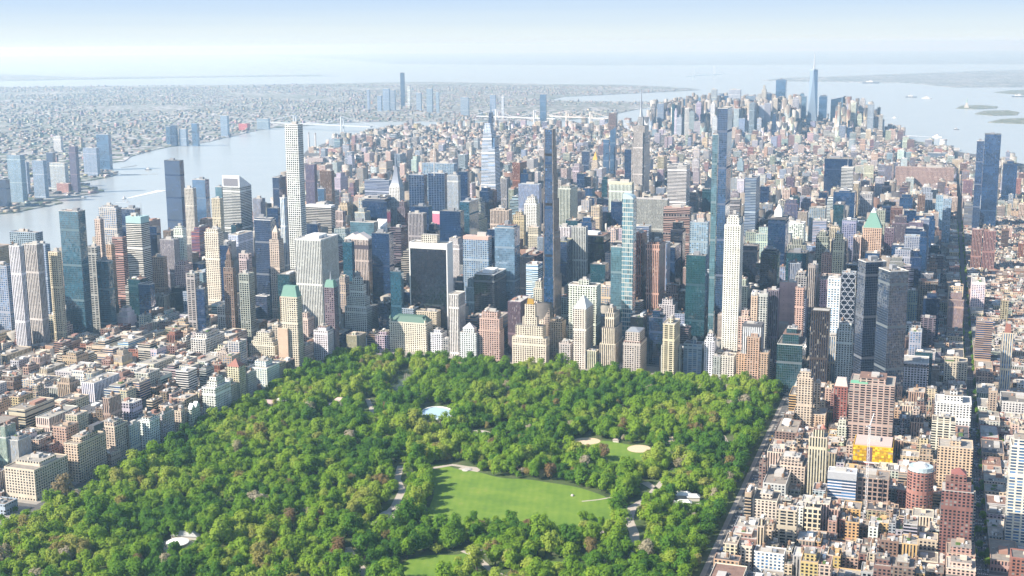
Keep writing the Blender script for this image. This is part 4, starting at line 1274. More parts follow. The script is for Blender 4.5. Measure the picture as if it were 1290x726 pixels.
def lot(x0, x1, y0, y1, end):
    cx, cy = (x0+x1)/2, (y0+y1)/2
    # trim the lot away from a building already standing on part of it
    for _ in range(3):
        if free(x0, x1, y0, y1):
            break
        for f in FOOT:
            if f[0] < x1+1 and f[1] > x0-1 and f[2] < y1+1 and f[3] > y0-1:
                c = [(f[0]-1.2-x0, 'x1', f[0]-1.2), (x1-f[1]-1.2, 'x0', f[1]+1.2), (f[2]-1.2-y0, 'y1', f[2]-1.2), (y1-f[3]-1.2, 'y0', f[3]+1.2)]
                b = max(c)
                if b[0] < 7:
                    return
                if b[1] == 'x1': x1 = b[2]
                elif b[1] == 'x0': x0 = b[2]
                elif b[1] == 'y1': y1 = b[2]
                else: y0 = b[2]
                break
    if not free(x0, x1, y0, y1) or x1-x0 < 6 or y1-y0 < 6:
        return
    if cy < 78 and cy > 10 and 0 < cx < 835:
        return
    lo, hi, pt, tl, th, pal = zone(cx, cy, end)
    tall = RF.random() < pt and min(x1-x0, y1-y0) > 11
    h = RF.uniform(tl, th) if tall else lo + (hi-lo)*RF.random()**1.4
    if cy < 1000:
        # no taller than lets the buildings behind show as they do from here
        dep = depth_of(cx, cy)
        pp = [proj((a, b, 0.)) for a in (x0, x1) for b in (y0, y1)]
        la, lb = min(q[0] for q in pp), max(q[0] for q in pp)
        for ga, gb, gt, gu, gd in GUARD:
            if dep < gd and min(lb, gb)-max(la, ga) > .22*min(gb-ga, lb-la):
                for _ in range(14):
                    if h < 9 or proj((cx, y0, h))[1] >= gu:
                        break
                    h *= .88
    if cy > 4800 and 1006 < proj((cx, cy, 0))[0] < 1052:
        h = min(h, 34 + 50*RF.random())
    if h < 7:
        return
    LOTS.append((x0, x1, y0, y1, h, pal, RF.choice(PAL[pal]), RF.random(), tall))
for bx0, bx1, by0, by1, n_ in BLOCKS:
    cyb = (by0+by1)/2
    if cyb < -850 and bx0 < 0:
        continue
    if cyb < -1250 or (cyb < -300 and bx0 > 1800):
        continue
    big = cyb > 2600
    m = 1.9
    x0, x1, y0, y1 = bx0+m, bx1-m, by0+2.4, by1-2.4
    ed = RF.uniform(24, 34)
    for sx in (0, 1):
        a, b = (x0, x0+ed) if sx == 0 else (x1-ed, x1)
        k = RF.choice([1, 1, 2, 2] if not big else [1, 1, 2])
        for i in range(k):
            lot(a, b, y0+(y1-y0)*i/k+.25, y0+(y1-y0)*(i+1)/k-.25, True)
    tallz = 15 < cyb < 2400 and bx0 < 1060
    for row in (0, 1):
        a = x0+ed+.5
        ya, yb = (y0, (y0+y1)/2-RF.uniform(1, 5)) if row == 0 else ((y0+y1)/2+RF.uniform(1, 5), y1)
        while a < x1-ed-5:
            w = RF.uniform(18, 42) if tallz else (RF.uniform(16, 40) if big else RF.choice([RF.uniform(6.5, 9), RF.uniform(10, 16), RF.uniform(14, 26), RF.uniform(16, 28)]))
            b = min(a+w, x1-ed-.5)
            if b-a > 5:
                dd = RF.uniform(0, 5) if not tallz else 0
                lot(a, b-.2, ya+(dd if row == 1 else 0), yb-(dd if row == 0 else 0), False)
            a = b

# which lots the camera can make out: a coarse identity picture, far to near
VW, VH = 512, 288
SCL = VW/1290
def hull(p):
    p = sorted(p)
    def half(q):
        r = []
        for c in q:
            while len(r) > 1 and (r[-1][0]-r[-2][0])*(c[1]-r[-2][1])-(r[-1][1]-r[-2][1])*(c[0]-r[-2][0]) <= 0:
                r.pop()
            r.append(c)
        return r[:-1]
    return half(p) + half(p[::-1])
ALLB = [(f[0], f[1], f[2], f[3], f[4]) for f in FOOT] + [l[:5] for l in LOTS]
AB = np.array(ALLB)
c8 = np.stack([np.stack([AB[:, i], AB[:, j], (AB[:, 4] if k else np.zeros(len(AB)))], 1) for i in (0, 1) for j in (2, 3) for k in (0, 1)], 1)
dv = c8 - CPOS
zz = dv @ FW
PXx = (645 + F*(dv @ RT)/zz)*SCL
PXy = (363 - F*(dv @ UP)/zz)*SCL
ordr = np.argsort(-zz.mean(1))
IDB = np.full((VH, VW), -1, np.int32)
for i in ordr:
    if zz[i].min() < 50:
        continue
    xa, xb, ya, yb = PXx[i].min(), PXx[i].max(), PXy[i].min(), PXy[i].max()
    if xb < 0 or xa > VW or yb < 0 or ya > VH:
        continue
    ix0, ix1, iy0, iy1 = max(0, int(xa)), min(VW, int(xb)+1), max(0, int(ya)), min(VH, int(yb)+1)
    if ix1 <= ix0 or iy1 <= iy0:
        continue
    hp = hull(list(zip(PXx[i], PXy[i])))
    gx, gy = np.meshgrid(np.arange(ix0, ix1)+.5, np.arange(iy0, iy1)+.5)
    mk_ = np.ones(gx.shape, bool)
    for k in range(len(hp)):
        (ax, ay), (bx, by) = hp[k], hp[(k+1) % len(hp)]
        mk_ &= ((bx-ax)*(gy-ay)-(by-ay)*(gx-ax) >= -1e-6)
    IDB[iy0:iy1, ix0:ix1][mk_] = i
SEEN = np.bincount(IDB[IDB >= 0], minlength=len(AB))
NF = len(FOOT)
cand = sorted(((int(SEEN[NF+j]), j) for j in range(len(LOTS)) if SEEN[NF+j] >= 2), reverse=True)
LIM = dict(row_house=220, apartment_block=270, office_block=250, loft_building=200)
def lot_kind(l):
    h, y, x = l[4], (l[2]+l[3])/2, (l[0]+l[1])/2
    if y > 2250 and h < 90:
        return 'loft_building'
    if h < 23:
        return 'row_house'
    if l[5] == 'mid' or h > 85:
        return 'office_block'
    return 'apartment_block'
CNT = {k: 0 for k in LIM}
SOLO = {}
for s_, j in cand:
    k = lot_kind(LOTS[j])
    if CNT[k] < LIM[k]:
        CNT[k] += 1
        SOLO[j] = k
print('lots', len(LOTS), 'seen', len(cand), 'single', CNT)

# labels: look first, then which of its like it is, counted from a building one can find
ANCH = [(k, v) for k, v in (
    ('long cream apartment block with white pent', 'the long cream corner block'), ('cream tower house', 'the red-peaked house'), ('tan slab tower with windowless', 'the windowless tan slab'), ('slender cream hotel tower', 'the green copper mansard tower'),
    ('wide white slab office', 'the wide striped white slab'), ('pinkish tower with broken', 'the broken-pediment tower'), ('white wedding-cake', 'the white wedding-cake tower'), ('sheer turquoise', 'the turquoise tower'), ('bright white gridded', 'the bright white gridded tower'),
    ('white-striped office tower with pale teal', 'the masted white-striped tower'), ('dark brown balconied slab', 'the dark brown balconied slab'), ('orange-red brick shaft', 'the orange-red brick shaft'), ('tall cream apartment tower with cren', 'the tall cream east tower'),
    ('sheer dark navy slab', 'the lone navy riverside slab'), ('silver-striped', 'the slant-roofed silver tower'), ('very tall square white', 'the white pencil tower'), ('white ziggurat', 'the white ziggurat'), ('white sloped-shoulder', 'the sloped-shoulder block'),
    ('white chateau', 'the green-mansarded hotel'), ('black glass slab tower framed', 'the white-framed black slab'), ('cream stepped tower topped', 'the gold-crowned tower'), ('black glass tower with pale corner', 'the pale-edged black tower'), ('left half of the unfinished', 'the unfinished steel tower'),
    ('tapering white-banded', 'the tapering spired tower'), ('thinnest supertall', 'the thinnest supertall'), ('grey limestone slab', 'the limestone slab skyscraper'), ('big black glass box', 'the big black box tower'), ('slim hotel tower with white pyramid', 'the white-peaked hotel'),
    ('cream deco tower with slender', 'the slender cream deco tower'), ('blue-green glass tower with pixel', 'the pixel-paned tower'), ('rose-pink ribbed', 'the rose-pink tower'), ('pink striped slab', 'the pink arcaded slab'), ('tallest slim glass', 'the tallest slim glass tower'),
    ('very tall white limestone', 'the tall limestone tower'), ('central shaft of the orange', 'the orange brick trio'), ('black-bronze', 'the black-bronze slab'), ('faceted tower', 'the diamond-lattice tower'), ('right of the dark glass', 'the dark glass twins'),
    ('massive pink-brown', 'the massive pink-brown slab'), ('construction block', 'the yellow netting'), ('brown studio', 'the brown studio building'), ('cream avenue corner', 'the cream avenue-corner tower'), ('cream block with stag', 'the staggered-window block'), ('round red', 'the round red tower'),
    ('dark red stepped', 'the dark red stepped tower'), ('tan apartment slab with small', 'the small-windowed tan slab'), ('white apartment tower with terraced', 'the terraced white tower'), ('cream apartment block with roof garden', 'the roof-garden block'), ('beige and blue', 'the orange-topped beige tower'),
    ('white balconied tower cut', 'the white tower at the border'), ('long grey stone church', 'the grey church hall'), ('left half of the red-brown', 'the red-brown twin slab'), ('tan tower with green copper', 'the copper-pyramid tower'), ('wide flat navy', 'the wide flat navy slab'), ('dark violet', 'the dark violet slab'),
    ('leaning dark', 'the leaning blue tower'), ('pale blue glass tower beside', 'the pale blue avenue tower'), ('salmon', 'the salmon-pink tower'), ('very long brick', 'the very long brick block'), ('grey deco skyscraper', 'the deco mast skyscraper'), ('pale tower with golden', 'the gold-spired tower'),
    ('lone brown tower', 'the lone far brown tower'), ('tallest downtown', 'the tallest downtown spire'), ('round-topped blue glass', 'the round-topped blue tower'), ('brown striped', 'the brown striped river tower'), ('white and ', ''), ('tall navy banded', 'the navy banded tower'), ('navy tower topped', 'the lantern-topped tower'))]
AP = []
for k, v in ANCH:
    for lab, t in TOPS.items():
        if lab.startswith(k) and v:
            AP.append((v, proj(t)))
            break
ORD = ['nearest', 'second nearest', 'third nearest', 'fourth nearest', 'fifth nearest', 'sixth nearest', 'seventh nearest', 'eighth nearest', 'ninth nearest', 'tenth nearest', 'eleventh nearest', 'twelfth nearest',
       'thirteenth nearest', 'fourteenth nearest', 'fifteenth nearest', 'sixteenth nearest', 'seventeenth nearest', 'eighteenth nearest', 'nineteenth nearest', 'twentieth nearest']
ONES = ['first', 'second', 'third', 'fourth', 'fifth', 'sixth', 'seventh', 'eighth', 'ninth']
ORD += [t_+'-'+o_+' nearest' for t_ in ('twenty', 'thirty', 'forty') for o_ in ONES]
def unique_labels(items, anchors):
    """items: [(look, (px, py))]; gives each the look and its rank among its like round the closest anchor where the rank is lowest"""
    by = {}
    for i, (look, p) in enumerate(items):
        by.setdefault(look, []).append(i)
    out = [None]*len(items)
    for look, ids in by.items():
        P = np.array([items[i][1] for i in ids])
        A = np.array([a[1] for a in anchors])
        D = np.hypot(P[:, None, 0]-A[None, :, 0], P[:, None, 1]-A[None, :, 1])
        rank = np.argsort(np.argsort(D, axis=0), axis=0)
        for r_, i in enumerate(ids):
            sc_ = rank[r_]*90 + D[r_]
            k = int(np.argmin(sc_))
            out[i] = look + ', ' + ORD[min(int(rank[r_, k]), len(ORD)-1)] + ' to ' + anchors[k][0]
    return out
TONE = dict(cream='cream', creamw='pale cream', creamy='buff', creampk='beige', white='white', tan='brown-tan', tanl='light tan', brick='red brick', brickr='rust brick', brickp='rose brick', brown='dark brown', pink='pink', pinkl='pale pinkish',
            grey='mid grey', greyl='light grey', greyb='blue-grey', greyg='olive-grey', greyw='warm grey', dgrey='dark glass', whitem='silver-white', purp='violet-brown', pinkbr='mauve', terra='orange brick', terral='salmon', yellowt='ochre')
WORDS = dict(row_house='row house', apartment_block='apartment block', office_block='office block', loft_building='loft building')
CATS = dict(row_house='row house', apartment_block='apartment block', office_block='office building', loft_building='loft building')
GRP = dict(row_house='low houses along the side streets', apartment_block='apartment blocks of the residential quarters', office_block='office blocks between the towers', loft_building='loft buildings of the lower island')
RS = random.Random(21)
SPECL = []
for j, k in SOLO.items():
    x0, x1, y0, y1, h, pal, wl, rr, tall = LOTS[j]
    big_ = SEEN[NF+j] > 14
    feat = 'flat'
    if k != 'row_house' and big_ and RS.random() < .42:
        feat = 'tank'
    elif k in ('apartment_block', 'office_block') and RS.random() < .6:
        feat = 'setback'
    wd = 'narrow' if x1-x0 < 11 else ('wide' if x1-x0 > 27 else '')
    look = ' '.join(q for q in ({'flat': 'flat-roofed', 'tank': '', 'setback': 'stepped'}[feat], wd, TONE[wl], WORDS[k]) if q) + (' with roof tank' if feat == 'tank' else '')
    SPECL.append((j, k, feat, look, proj(((x0+x1)/2, (y0+y1)/2, h))))
LBL = unique_labels([(q[3], q[4]) for q in SPECL], AP)
def lot_style(l):
    if l[6] in ('dgrey',):
        return 'glass', ('navy', 'navy', 'black', 'navyb', 'tealg')[int(l[7]*5) % 5]
    if l[4] > 60 or l[5] == 'mid':
        return ('punch', 'vert', 'horz', 'grid', 'fine', 'punch')[int(l[7]*6) % 6], ('dark', 'navy', 'dark', 'blue')[int(l[7]*37) % 4]
    return ('punch', 'punch', 'punch', 'horz', 'vert', 'punch', 'grid')[int(l[7]*7) % 7], 'dark'
for (j, k, feat, look, pp), lab in zip(SPECL, LBL):
    l = LOTS[j]
    x0, x1, y0, y1, h, pal, wl, rr, tall = l
    root = tag(empty(k, ((x0+x1)/2, (y0+y1)/2, 0)), lab, CATS[k], GRP[k])
    w, d = (x1-x0)/2, (y1-y0)/2
    sty, gl = lot_style(l)
    mat = facade(sty, gl)
    col = tuple(min(.8, c*RS.uniform(.88, 1.12)) for c in WALL[wl])
    MB().box(-w, w, -d, d, -.5, h).build('main_block', mat, root, (0, 0, 0), col)
    MB().ring(-w, w, -d, d, h, h+1.1, .45).build('roof_parapet', plain(tuple(round(min(.7, c*1.1), 2) for c in WALL[wl])), root)
    z, a, b = h, w, d
    if feat == 'setback':
        f_, t_ = RS.uniform(.5, .8), RS.uniform(4, 9)*(2 if h > 70 else 1)
        a, b = w*f_, d*RS.uniform(.5, .8)
        MB().box(-a, a, -b, b, z, z+t_).build('setback_tier', mat, root, (0, 0, 0), col)
        z += t_
    bw, bd = max(1.4, a*RS.uniform(.18, .4)), max(1.6, b*RS.uniform(.18, .4))
    bx, by = RS.uniform(-.5, .5)*a, RS.uniform(-.3, .5)*b
    MB().box(bx-bw, bx+bw, by-bd, by+bd, z, z+RS.uniform(2.4, 4.5)).build('roof_bulkhead', RS.choice([M_ROOFBOX, plain(WALL[wl]), M_WHITE, plain((.35, .2, .15)), plain((.6, .52, .42))]), root)
    if SEEN[NF+j] > 10 and depth_of((x0+x1)/2, (y0+y1)/2) < 2600:
        for q_ in range(RS.randint(2, 6)):
            ux, uy, us = RS.uniform(-.85, .6)*a, RS.uniform(-.85, .6)*b, RS.uniform(.9, 2.6)
            MB().box(ux, ux+us, uy, uy+us*RS.uniform(.6, 1.5), z+.01, z+RS.uniform(1., 3.2)).build('roof_unit', RS.choice(UNITM), root)
    if SEEN[NF+j] > 10:
        ux, uy = RS.uniform(-.7, .2)*a, -RS.uniform(.4, .75)*b
        MB().box(ux, ux+1.6+a*.2, uy, uy+2.2, z, z+1.7).build('roof_unit', RS.choice([M_WHITE, M_STEEL, M_ROOFDARK, plain((.62, .55, .44))]), root)
    if feat == 'tank':
        add_tank(root, -bx*.8, RS.uniform(-.3, .3)*b, z)
    if SEEN[NF+j] > 20 and RS.random() < .22:
        gx, gy = RS.uniform(-.6, 0)*a, RS.uniform(-.7, -.1)*b
        MB().frustum(gx, gx+a*.5, gy, gy+b*.4, z+.02, z+1.6, .8, .8).build('roof_garden', M_GREEN, root)

def merged(name, boxes, mat):
    """boxes: (x0,x1,y0,y1,z0,z1,(r,g,b,a)) as one mesh, colour kept per box"""
    B = np.array([q[:6] for q in boxes], np.float32)
    Cc = np.array([q[6] for q in boxes], np.float32)
    k = len(B)
    V = np.empty((k, 8, 3), np.float32)
    for i, (a, b, c) in enumerate([(0, 2, 4), (1, 2, 4), (1, 3, 4), (0, 3, 4), (0, 2, 5), (1, 2, 5), (1, 3, 5), (0, 3, 5)]):
        V[:, i, 0], V[:, i, 1], V[:, i, 2] = B[:, a], B[:, b], B[:, c]
    Fq = np.array([(0, 1, 5, 4), (1, 2, 6, 5), (2, 3, 7, 6), (3, 0, 4, 7), (4, 5, 6, 7)], np.int32)
    L = (np.arange(k, dtype=np.int32)[:, None, None]*8 + Fq[None]).reshape(-1)
    m = bpy.data.meshes.new(name)
    m.vertices.add(k*8)
    m.vertices.foreach_set('co', V.reshape(-1))
    m.loops.add(len(L))
    m.loops.foreach_set('vertex_index', L)
    m.polygons.add(k*5)
    m.polygons.foreach_set('loop_start', np.arange(0, k*20, 4, dtype=np.int32))
    m.polygons.foreach_set('loop_total', np.full(k*5, 4, np.int32))
    at = m.attributes.new('wall', 'FLOAT_COLOR', 'FACE')
    at.data.foreach_set('color', np.repeat(Cc, 5, axis=0).reshape(-1))
    m.materials.append(mat)
    m.update(calc_edges=True)
    m.validate()
    return obj(name, m)
rest = {'punch': [], 'vert': [], 'glass': []}
for j, l in enumerate(LOTS):
    if j in SOLO:
        continue
    x0, x1, y0, y1, h, pal, wl, rr, tall = l
    c = tuple(min(.8, q*RS.uniform(.85, 1.12)) for q in WALL[wl])
    key = 'punch'
    rest[key].append((x0, x1, y0, y1, -.5, h, c+(rr,)))
    bw, bd = (x1-x0)*RS.uniform(.2, .4), (y1-y0)*RS.uniform(.2, .4)
    bx, by = RS.uniform(x0+1, x1-bw-1), RS.uniform(y0+1, y1-bd-1)
    rest[key].append((bx, bx+bw, by, by+bd, h, h+RS.uniform(2.5, 5), tuple(min(.75, q*1.1) for q in c)+(RS.random(),)))
structure(merged('buildings', rest['punch'], facade('punch', 'dark', True)), 'stuff')

# the low city across the rivers
RQ = random.Random(9)
hs = []
bk = LAND['brooklyn']
def scatter(poly, x0, x1, y0, y1, count, hmin, hmax, hold=()):
    for _ in range(count):
        # closer to the camera more often, as the eye would count them
        d = RQ.uniform(0, 1)**1.9
        y = y0 + (y1-y0)*d
        x = RQ.uniform(x0, x1)
        if not -.42 < (x-CX)/(y-CY+1)*.95+.30 - .02 < .46 and False:
            continue
        hs.append((x, y))
scatter(bk, -14000, -1500, 600, 15500, 38000, 7, 14)
HX = np.array(hs)
ok = inside(bk, HX[:, 0], HX[:, 1])
pxh, pyh = proj(np.c_[HX, np.zeros(len(HX))])
ok &= (pxh > -60) & (pxh < 1350) & (pyh < 320)
boxes = []
for x, y in HX[ok]:
    if math.sin(x*.0017+1.1*math.sin(y*.0011))+math.sin(y*.0023+1.6*math.sin(x*.0009)) > 1.15:
        continue
    x, y = round(x/30)*30 + RQ.uniform(-4, 4), round(y/60)*60 + RQ.uniform(-9, 9)
    a, b = RQ.uniform(4, 12), RQ.uniform(5, 18)
    h = RQ.uniform(5.5, 10) if RQ.random() < .95 else RQ.uniform(12, 34)
    c = tuple(min(.6, q*RQ.uniform(.45, .75)) for q in WALL[RQ.choice(PAL['far'])])
    boxes.append((x-a, x+a, y-b, y+b, -.5, h, c+(RQ.random(),)))
structure(merged('houses', boxes, facade('punch', 'dark', True)), 'stuff')
print('far houses', len(boxes))

# ---------------------------------------------------------------- trees
n = N('foliage')
at = n.n('Attribute', attribute_name='tone', attribute_type='INSTANCER')
tone = at.outputs['Fac']
p = n.n('TexCoord').outputs['Object']
base = n.ramp(tone, [(0, (.055, .145, .018)), (.16, (.082, .195, .016)), (.34, (.155, .275, .018)), (.5, (.215, .335, .028)), (.64, (.300, .375, .055)), (.76, (.285, .285, .075)), (.86, (.200, .130, .062)), (.93, (.34, .31, .20)), (1, (.42, .37, .30))])
v = n.math('ADD', .7, n.math('MULTIPLY', n.noise(p, .55, 3., .7), .6))
colr = n.mix(1., base, n.comb(v, v, v), 'MULTIPLY')
n.out(colr, .75, 0., .15)
tr = n.n('BsdfTranslucent')
n.l(n.mix(1., colr, (1.5, 1.5, .7), 'MULTIPLY'), tr.inputs['Color'])
ms = n.n('MixShader')
ms.inputs[0].default_value = .32
n.l(n.b.outputs[0], ms.inputs[1])
n.l(tr.outputs[0], ms.inputs[2])
n.l(ms.outputs[0], n.t.nodes['Material Output'].inputs['Surface'])
M_LEAF = n.m
M_BARK = plain((.10, .075, .055), .95)
def crown_mesh(seed, leaves=1300, tall=1.):
    """leaf clumps spread over uneven boughs; about 6 m in radius, its foot at 0"""
    R = random.Random(seed)
    lobes = []
    ex, ey = R.uniform(.75, 1.2), R.uniform(.75, 1.2)
    for i in range(20):
        a, q = R.uniform(0, 6.283), R.uniform(.0, 1)**.6
        zc = R.uniform(3.4, 10.5)*tall
        rad = (4.3 if zc < 7.5*tall else 2.8)*q
        lobes.append((rad*ex*math.cos(a), rad*ey*math.sin(a), zc, R.uniform(1.1, 3.1)))
    v, f = [], []
    for _ in range(leaves):
        lx, ly, lz, lr = R.choice(lobes)
        u_ = Vector((R.gauss(0, 1), R.gauss(0, 1), R.gauss(.35, 1))).normalized()
        c = Vector((lx, ly, lz)) + u_*lr*R.uniform(.6, 1.16)
        ctr = (c - Vector((0, 0, 5*tall)))*.16
        nrm = (u_*.7 + ctr*.8 + Vector((R.gauss(0, .28), R.gauss(0, .28), R.gauss(.2, .28)))).normalized()
        a = nrm.orthogonal().normalized()
        b = nrm.cross(a)
        t = R.uniform(0, 6.283)
        a, b = a*math.cos(t)+b*math.sin(t), b*math.cos(t)-a*math.sin(t)
        s1, s2 = R.uniform(.38, .8), R.uniform(.32, .66)
        k = len(v)
        v += [tuple(c-a*s1), tuple(c-b*s2+nrm*.15), tuple(c+a*s1), tuple(c+b*s2-nrm*.1)]
        f.append((k, k+1, k+2, k+3))
    return mesh('crown', v, f, [M_LEAF])
def trunk_mesh(seed):
    R = random.Random(seed)
    b = MB().cyl(0, 0, .55, .32, -.3, 4.5, 7, False)
    for i in range(5):
        a = i*1.257+R.uniform(-.3, .3)
        b.beam((0, 0, 3.2+R.random()), (2.6*math.cos(a), 2.6*math.sin(a), 6.5+R.random()*2), .16)
    return mesh('trunk', b.v, b.f, [M_BARK])
CROWN = [crown_mesh(100+i, 1300, (1., 1.15, .8, .95, 1.45, .88)[i]) for i in range(6)]
TRUNK = [trunk_mesh(i) for i in range(3)]
RT_ = random.Random(3)
pts = []
step = 11.6
y = -1080.
while y < 13:
    x = PARK[0]+3.
    while x < PARK[1]-2:
        pts.append((x+RT_.uniform(-4.4, 4.4), y+RT_.uniform(-4.4, 4.4)))
        x += step
    y += step
P2 = np.array(pts)
px_, py_ = proj(np.c_[P2, np.full(len(P2), 8.)])
ok = (px_ > -45) & (px_ < 1335) & (py_ < 775)
ok &= (P2[:, 0] > PARK[0]+2) & (P2[:, 0] < PARK[1]-2) & (P2[:, 1] < 11)
def grow(poly, d):
    c = np.mean(poly, axis=0)
    return [(p[0]+(p[0]-c[0])/np.hypot(*(np.array(p)-c))*d, p[1]+(p[1]-c[1])/np.hypot(*(np.array(p)-c))*d) for p in poly]
for c in LAWN + [POND] + [RINKP]:
    ok &= ~inside(grow(c, 4.5 if c is not RINKP else 9), P2[:, 0], P2[:, 1])
for c in SAND + BARE:
    ok &= ~inside(grow(c, 1.5), P2[:, 0], P2[:, 1])
for qi, q in enumerate(PATHS):
    c = [np.array(g2(*w)) for w in q]
    for i in range(len(c)-1):
        a, b = c[i], c[i+1]
        t = np.clip(((P2-a) @ (b-a))/((b-a) @ (b-a)), 0, 1)
        ok &= np.hypot(*(P2-(a+t[:, None]*(b-a))).T) > PW.get(qi, (4., 9.))[1]
for (qx, qy), rr_ in (((551, 533), 24), ((540, 530), 16), ((564, 533), 16), ((553, 546), 12), ((506, 503), 20), ((508, 515), 10), ((224, 697), 17), ((232, 690), 14), ((866, 645), 20), ((738, 566), 9), ((805, 577), 11), ((782, 592), 15), ((760, 585), 12), ((800, 584), 10), ((822, 576), 10)):
    a = g2(qx, qy)
    ok &= np.hypot(P2[:, 0]-a[0], P2[:, 1]-a[1]) > rr_
ok &= np.array([RT_.random() for _ in range(len(P2))]) > .05
P2 = P2[ok]
# clumps that the photo shows standing on the lawns
EXTRA = [((522,606),.5,1.3),((530,612),.55,1.4),((519,622),.55,1.3),((528,632),.4,1.4),((537,628),.2,1.25),((517,640),.5,1.2),((531,641),.35,1.2),((526,596),.3,1.2),((735,655),.38,1.15),((745,657),.3,1.),((757,662),.3,1.1),((762,612),.5,1.3),((770,622),.52,1.25),((778,616),.4,1.2),
         ((589,664),.36,1.1),((598,662),.12,1.2),((610,664),.4,1.15),((624,664),.48,1.2),((636,668),.4,1.2),((768,548),.2,1.35),((782,551),.25,1.4),((778,543),.16,1.4),((794,552),.2,1.2),((592,700),.66,1.),((577,716),.66,1.1),((556,718),.5,1.)]
# a crown's tone drifts over tens of metres, as stands of one kind do
def drift(x, y):
    return .5+.28*math.sin(x*.021+1.3*math.sin(y*.013))+.22*math.sin(y*.027+1.7*math.sin(x*.017)+2)
trees = []
for x, y in P2:
    dfr = drift(x, y)
    t = min(.80, max(0., .12+.5*dfr+RT_.gauss(0, .13)))
    if RT_.random() < .022:
        t = RT_.uniform(.80, .90)
    elif RT_.random() < .014:
        t = RT_.uniform(.91, 1.)
    s = (.8+1.25*RT_.random()**1.3)*(1.0 + .2*(RT_.random() < .2))
    trees.append((x, y, s, t, RT_.randrange(6), RT_.uniform(0, 6.28)))
for q, t, s in EXTRA:
    a = g2(*q)
    trees.append((a[0], a[1], s, t, RT_.randrange(6), RT_.uniform(0, 6.28)))
# street and courtyard trees beyond the park
ST = []
for n_ in range(74, 30, -1):
    for k in range(3):
        for sx in (-1, 1):
            ST.append((1405+sx*RT_.uniform(7.5, 9.5), st(n_)-RT_.uniform(14, 66)))
            ST.append((1125+sx*RT_.uniform(7.5, 9.5), st(n_)-RT_.uniform(14, 66)))
for q in [(1247,525),(1254,524),(1262,523),(1270,524),(1278,526),(1246,532),(1255,535),(1243,548),(1250,552),(1258,556),(1265,548),(1244,560),(1252,564),(1262,560),(1254,586),(1258,590),(1250,582),(1256,618),(1252,622),(1001,488),(997,492),(1005,490),(1000,484),(472,434),(465,436),(480,435),(457,437),(476,438),(469,439),(1231,672),(1233,690),(1236,705),(1252,700),(1257,712),(1245,715),(1255,664),(1253,672),(1262,668),(1237,655),(1232,640),(1230,620),(442,438),(450,438)]:
    ST.append(g2(*q))
for _ in range(26):
    ST.append((RT_.uniform(-170, -40), RT_.uniform(-1010, -872)))
for x, y in ST:
    if free(x-1.5, x+1.5, y-1.5, y+1.5, 0):
        trees.append((x, y, RT_.uniform(.62, .95), min(.7, max(0, RT_.gauss(.3, .15))), RT_.randrange(6), RT_.uniform(0, 6.28)))
T = np.array(trees)
tpx, tpy = proj(np.c_[T[:, :2], T[:, 2]*9])
depth = (np.c_[T[:, :2], T[:, 2]*6]-CPOS) @ FW
inf = (tpx > 3) & (tpx < 1287) & (tpy > 0) & (tpy < 716)
rank = np.argsort(np.where(inf, depth/T[:, 2], 1e9))
NT = 300
solo = set(int(i) for i in rank[:NT])
def tone_word(t):
    return ('very dark green', 'dark green', 'mid green', 'fresh green', 'yellow-green', 'olive', 'copper-brown', 'pale blossoming')[int(np.searchsorted([.13, .26, .42, .57, .68, .80, .905], t))]
TA = [('the white tent', (224, 684)), ('the big lawn', (655, 634)), ('the lower lawn', (552, 708)), ('the small right lawn', (700, 712)), ('the winding left path', (480, 655)), ('the lone lawn boulder', (721, 625)), ('the tavern roofs', (866, 632)), ('the right-hand park road', (798, 660)),
      ('the oval sand infield', (738, 556)), ('the round right infield', (805, 566)), ('the ice-rink oval', (551, 521)), ('the bare rock slope', (591, 592)), ('the long cream corner block', (40, 632)), ('the cream avenue-corner tower', (950, 672)), ('the straight right avenue', (1240, 690)),
      ('the lower left corner', (0, 726)), ('the lower middle border', (430, 726)), ('the lawn pavilion', (604, 699)), ('the orange rounded block', (915, 720)), ('the tan court', (1256, 616)), ('the park wall bend', (130, 610)), ('the netted roof box', (118, 600)), ('the path fork below the tent', (300, 700)), ('the parked terrace', (890, 640))]
si = sorted(solo)
tl = unique_labels([((tone_word(T[i, 3])+' '+('small ' if T[i, 2] < .85 else 'large ' if T[i, 2] > 1.12 else '')+'tree'), (float(tpx[i]), float(tpy[i]))) for i in si], TA)
SRC = {}
for i, lab in zip(si, tl):
    x, y, s, t, k, rz = trees[i]
    r = tag(empty('tree', (x, y, .15), rz), lab, 'tree', 'trees of the park and its edges')
    r.scale = (s, s, s*(.9+.2*((i*37) % 10)/10))
    c = obj('crown', CROWN[k], r)
    c['tone'] = float(t)
    SRC.setdefault(k, c)
    obj('trunk', TRUNK[i % 3], r)
# every other tree of the wood, one object
ri = [i for i in range(len(trees)) if i not in solo]
m = bpy.data.meshes.new('woodland')
m.vertices.add(len(ri))
m.vertices.foreach_set('co', np.array([(trees[i][0], trees[i][1], .15) for i in ri], np.float32).reshape(-1))
for nm, typ, ix in (('size', 'FLOAT', 2), ('tone', 'FLOAT', 3), ('turn', 'FLOAT', 5)):
    m.attributes.new(nm, typ, 'POINT').data.foreach_set('value', np.array([trees[i][ix] for i in ri], np.float32))
m.attributes.new('which', 'INT', 'POINT').data.foreach_set('value', np.array([trees[i][4] for i in ri], np.int32))
wood = structure(obj('woodland', m), 'stuff')
ng = bpy.data.node_groups.new('woodland', 'GeometryNodeTree')
ng.interface.new_socket('Geometry', in_out='INPUT', socket_type='NodeSocketGeometry')
ng.interface.new_socket('Geometry', in_out='OUTPUT', socket_type='NodeSocketGeometry')
gi, go = ng.nodes.new('NodeGroupInput'), ng.nodes.new('NodeGroupOutput')
g2i = ng.nodes.new('GeometryNodeGeometryToInstance')
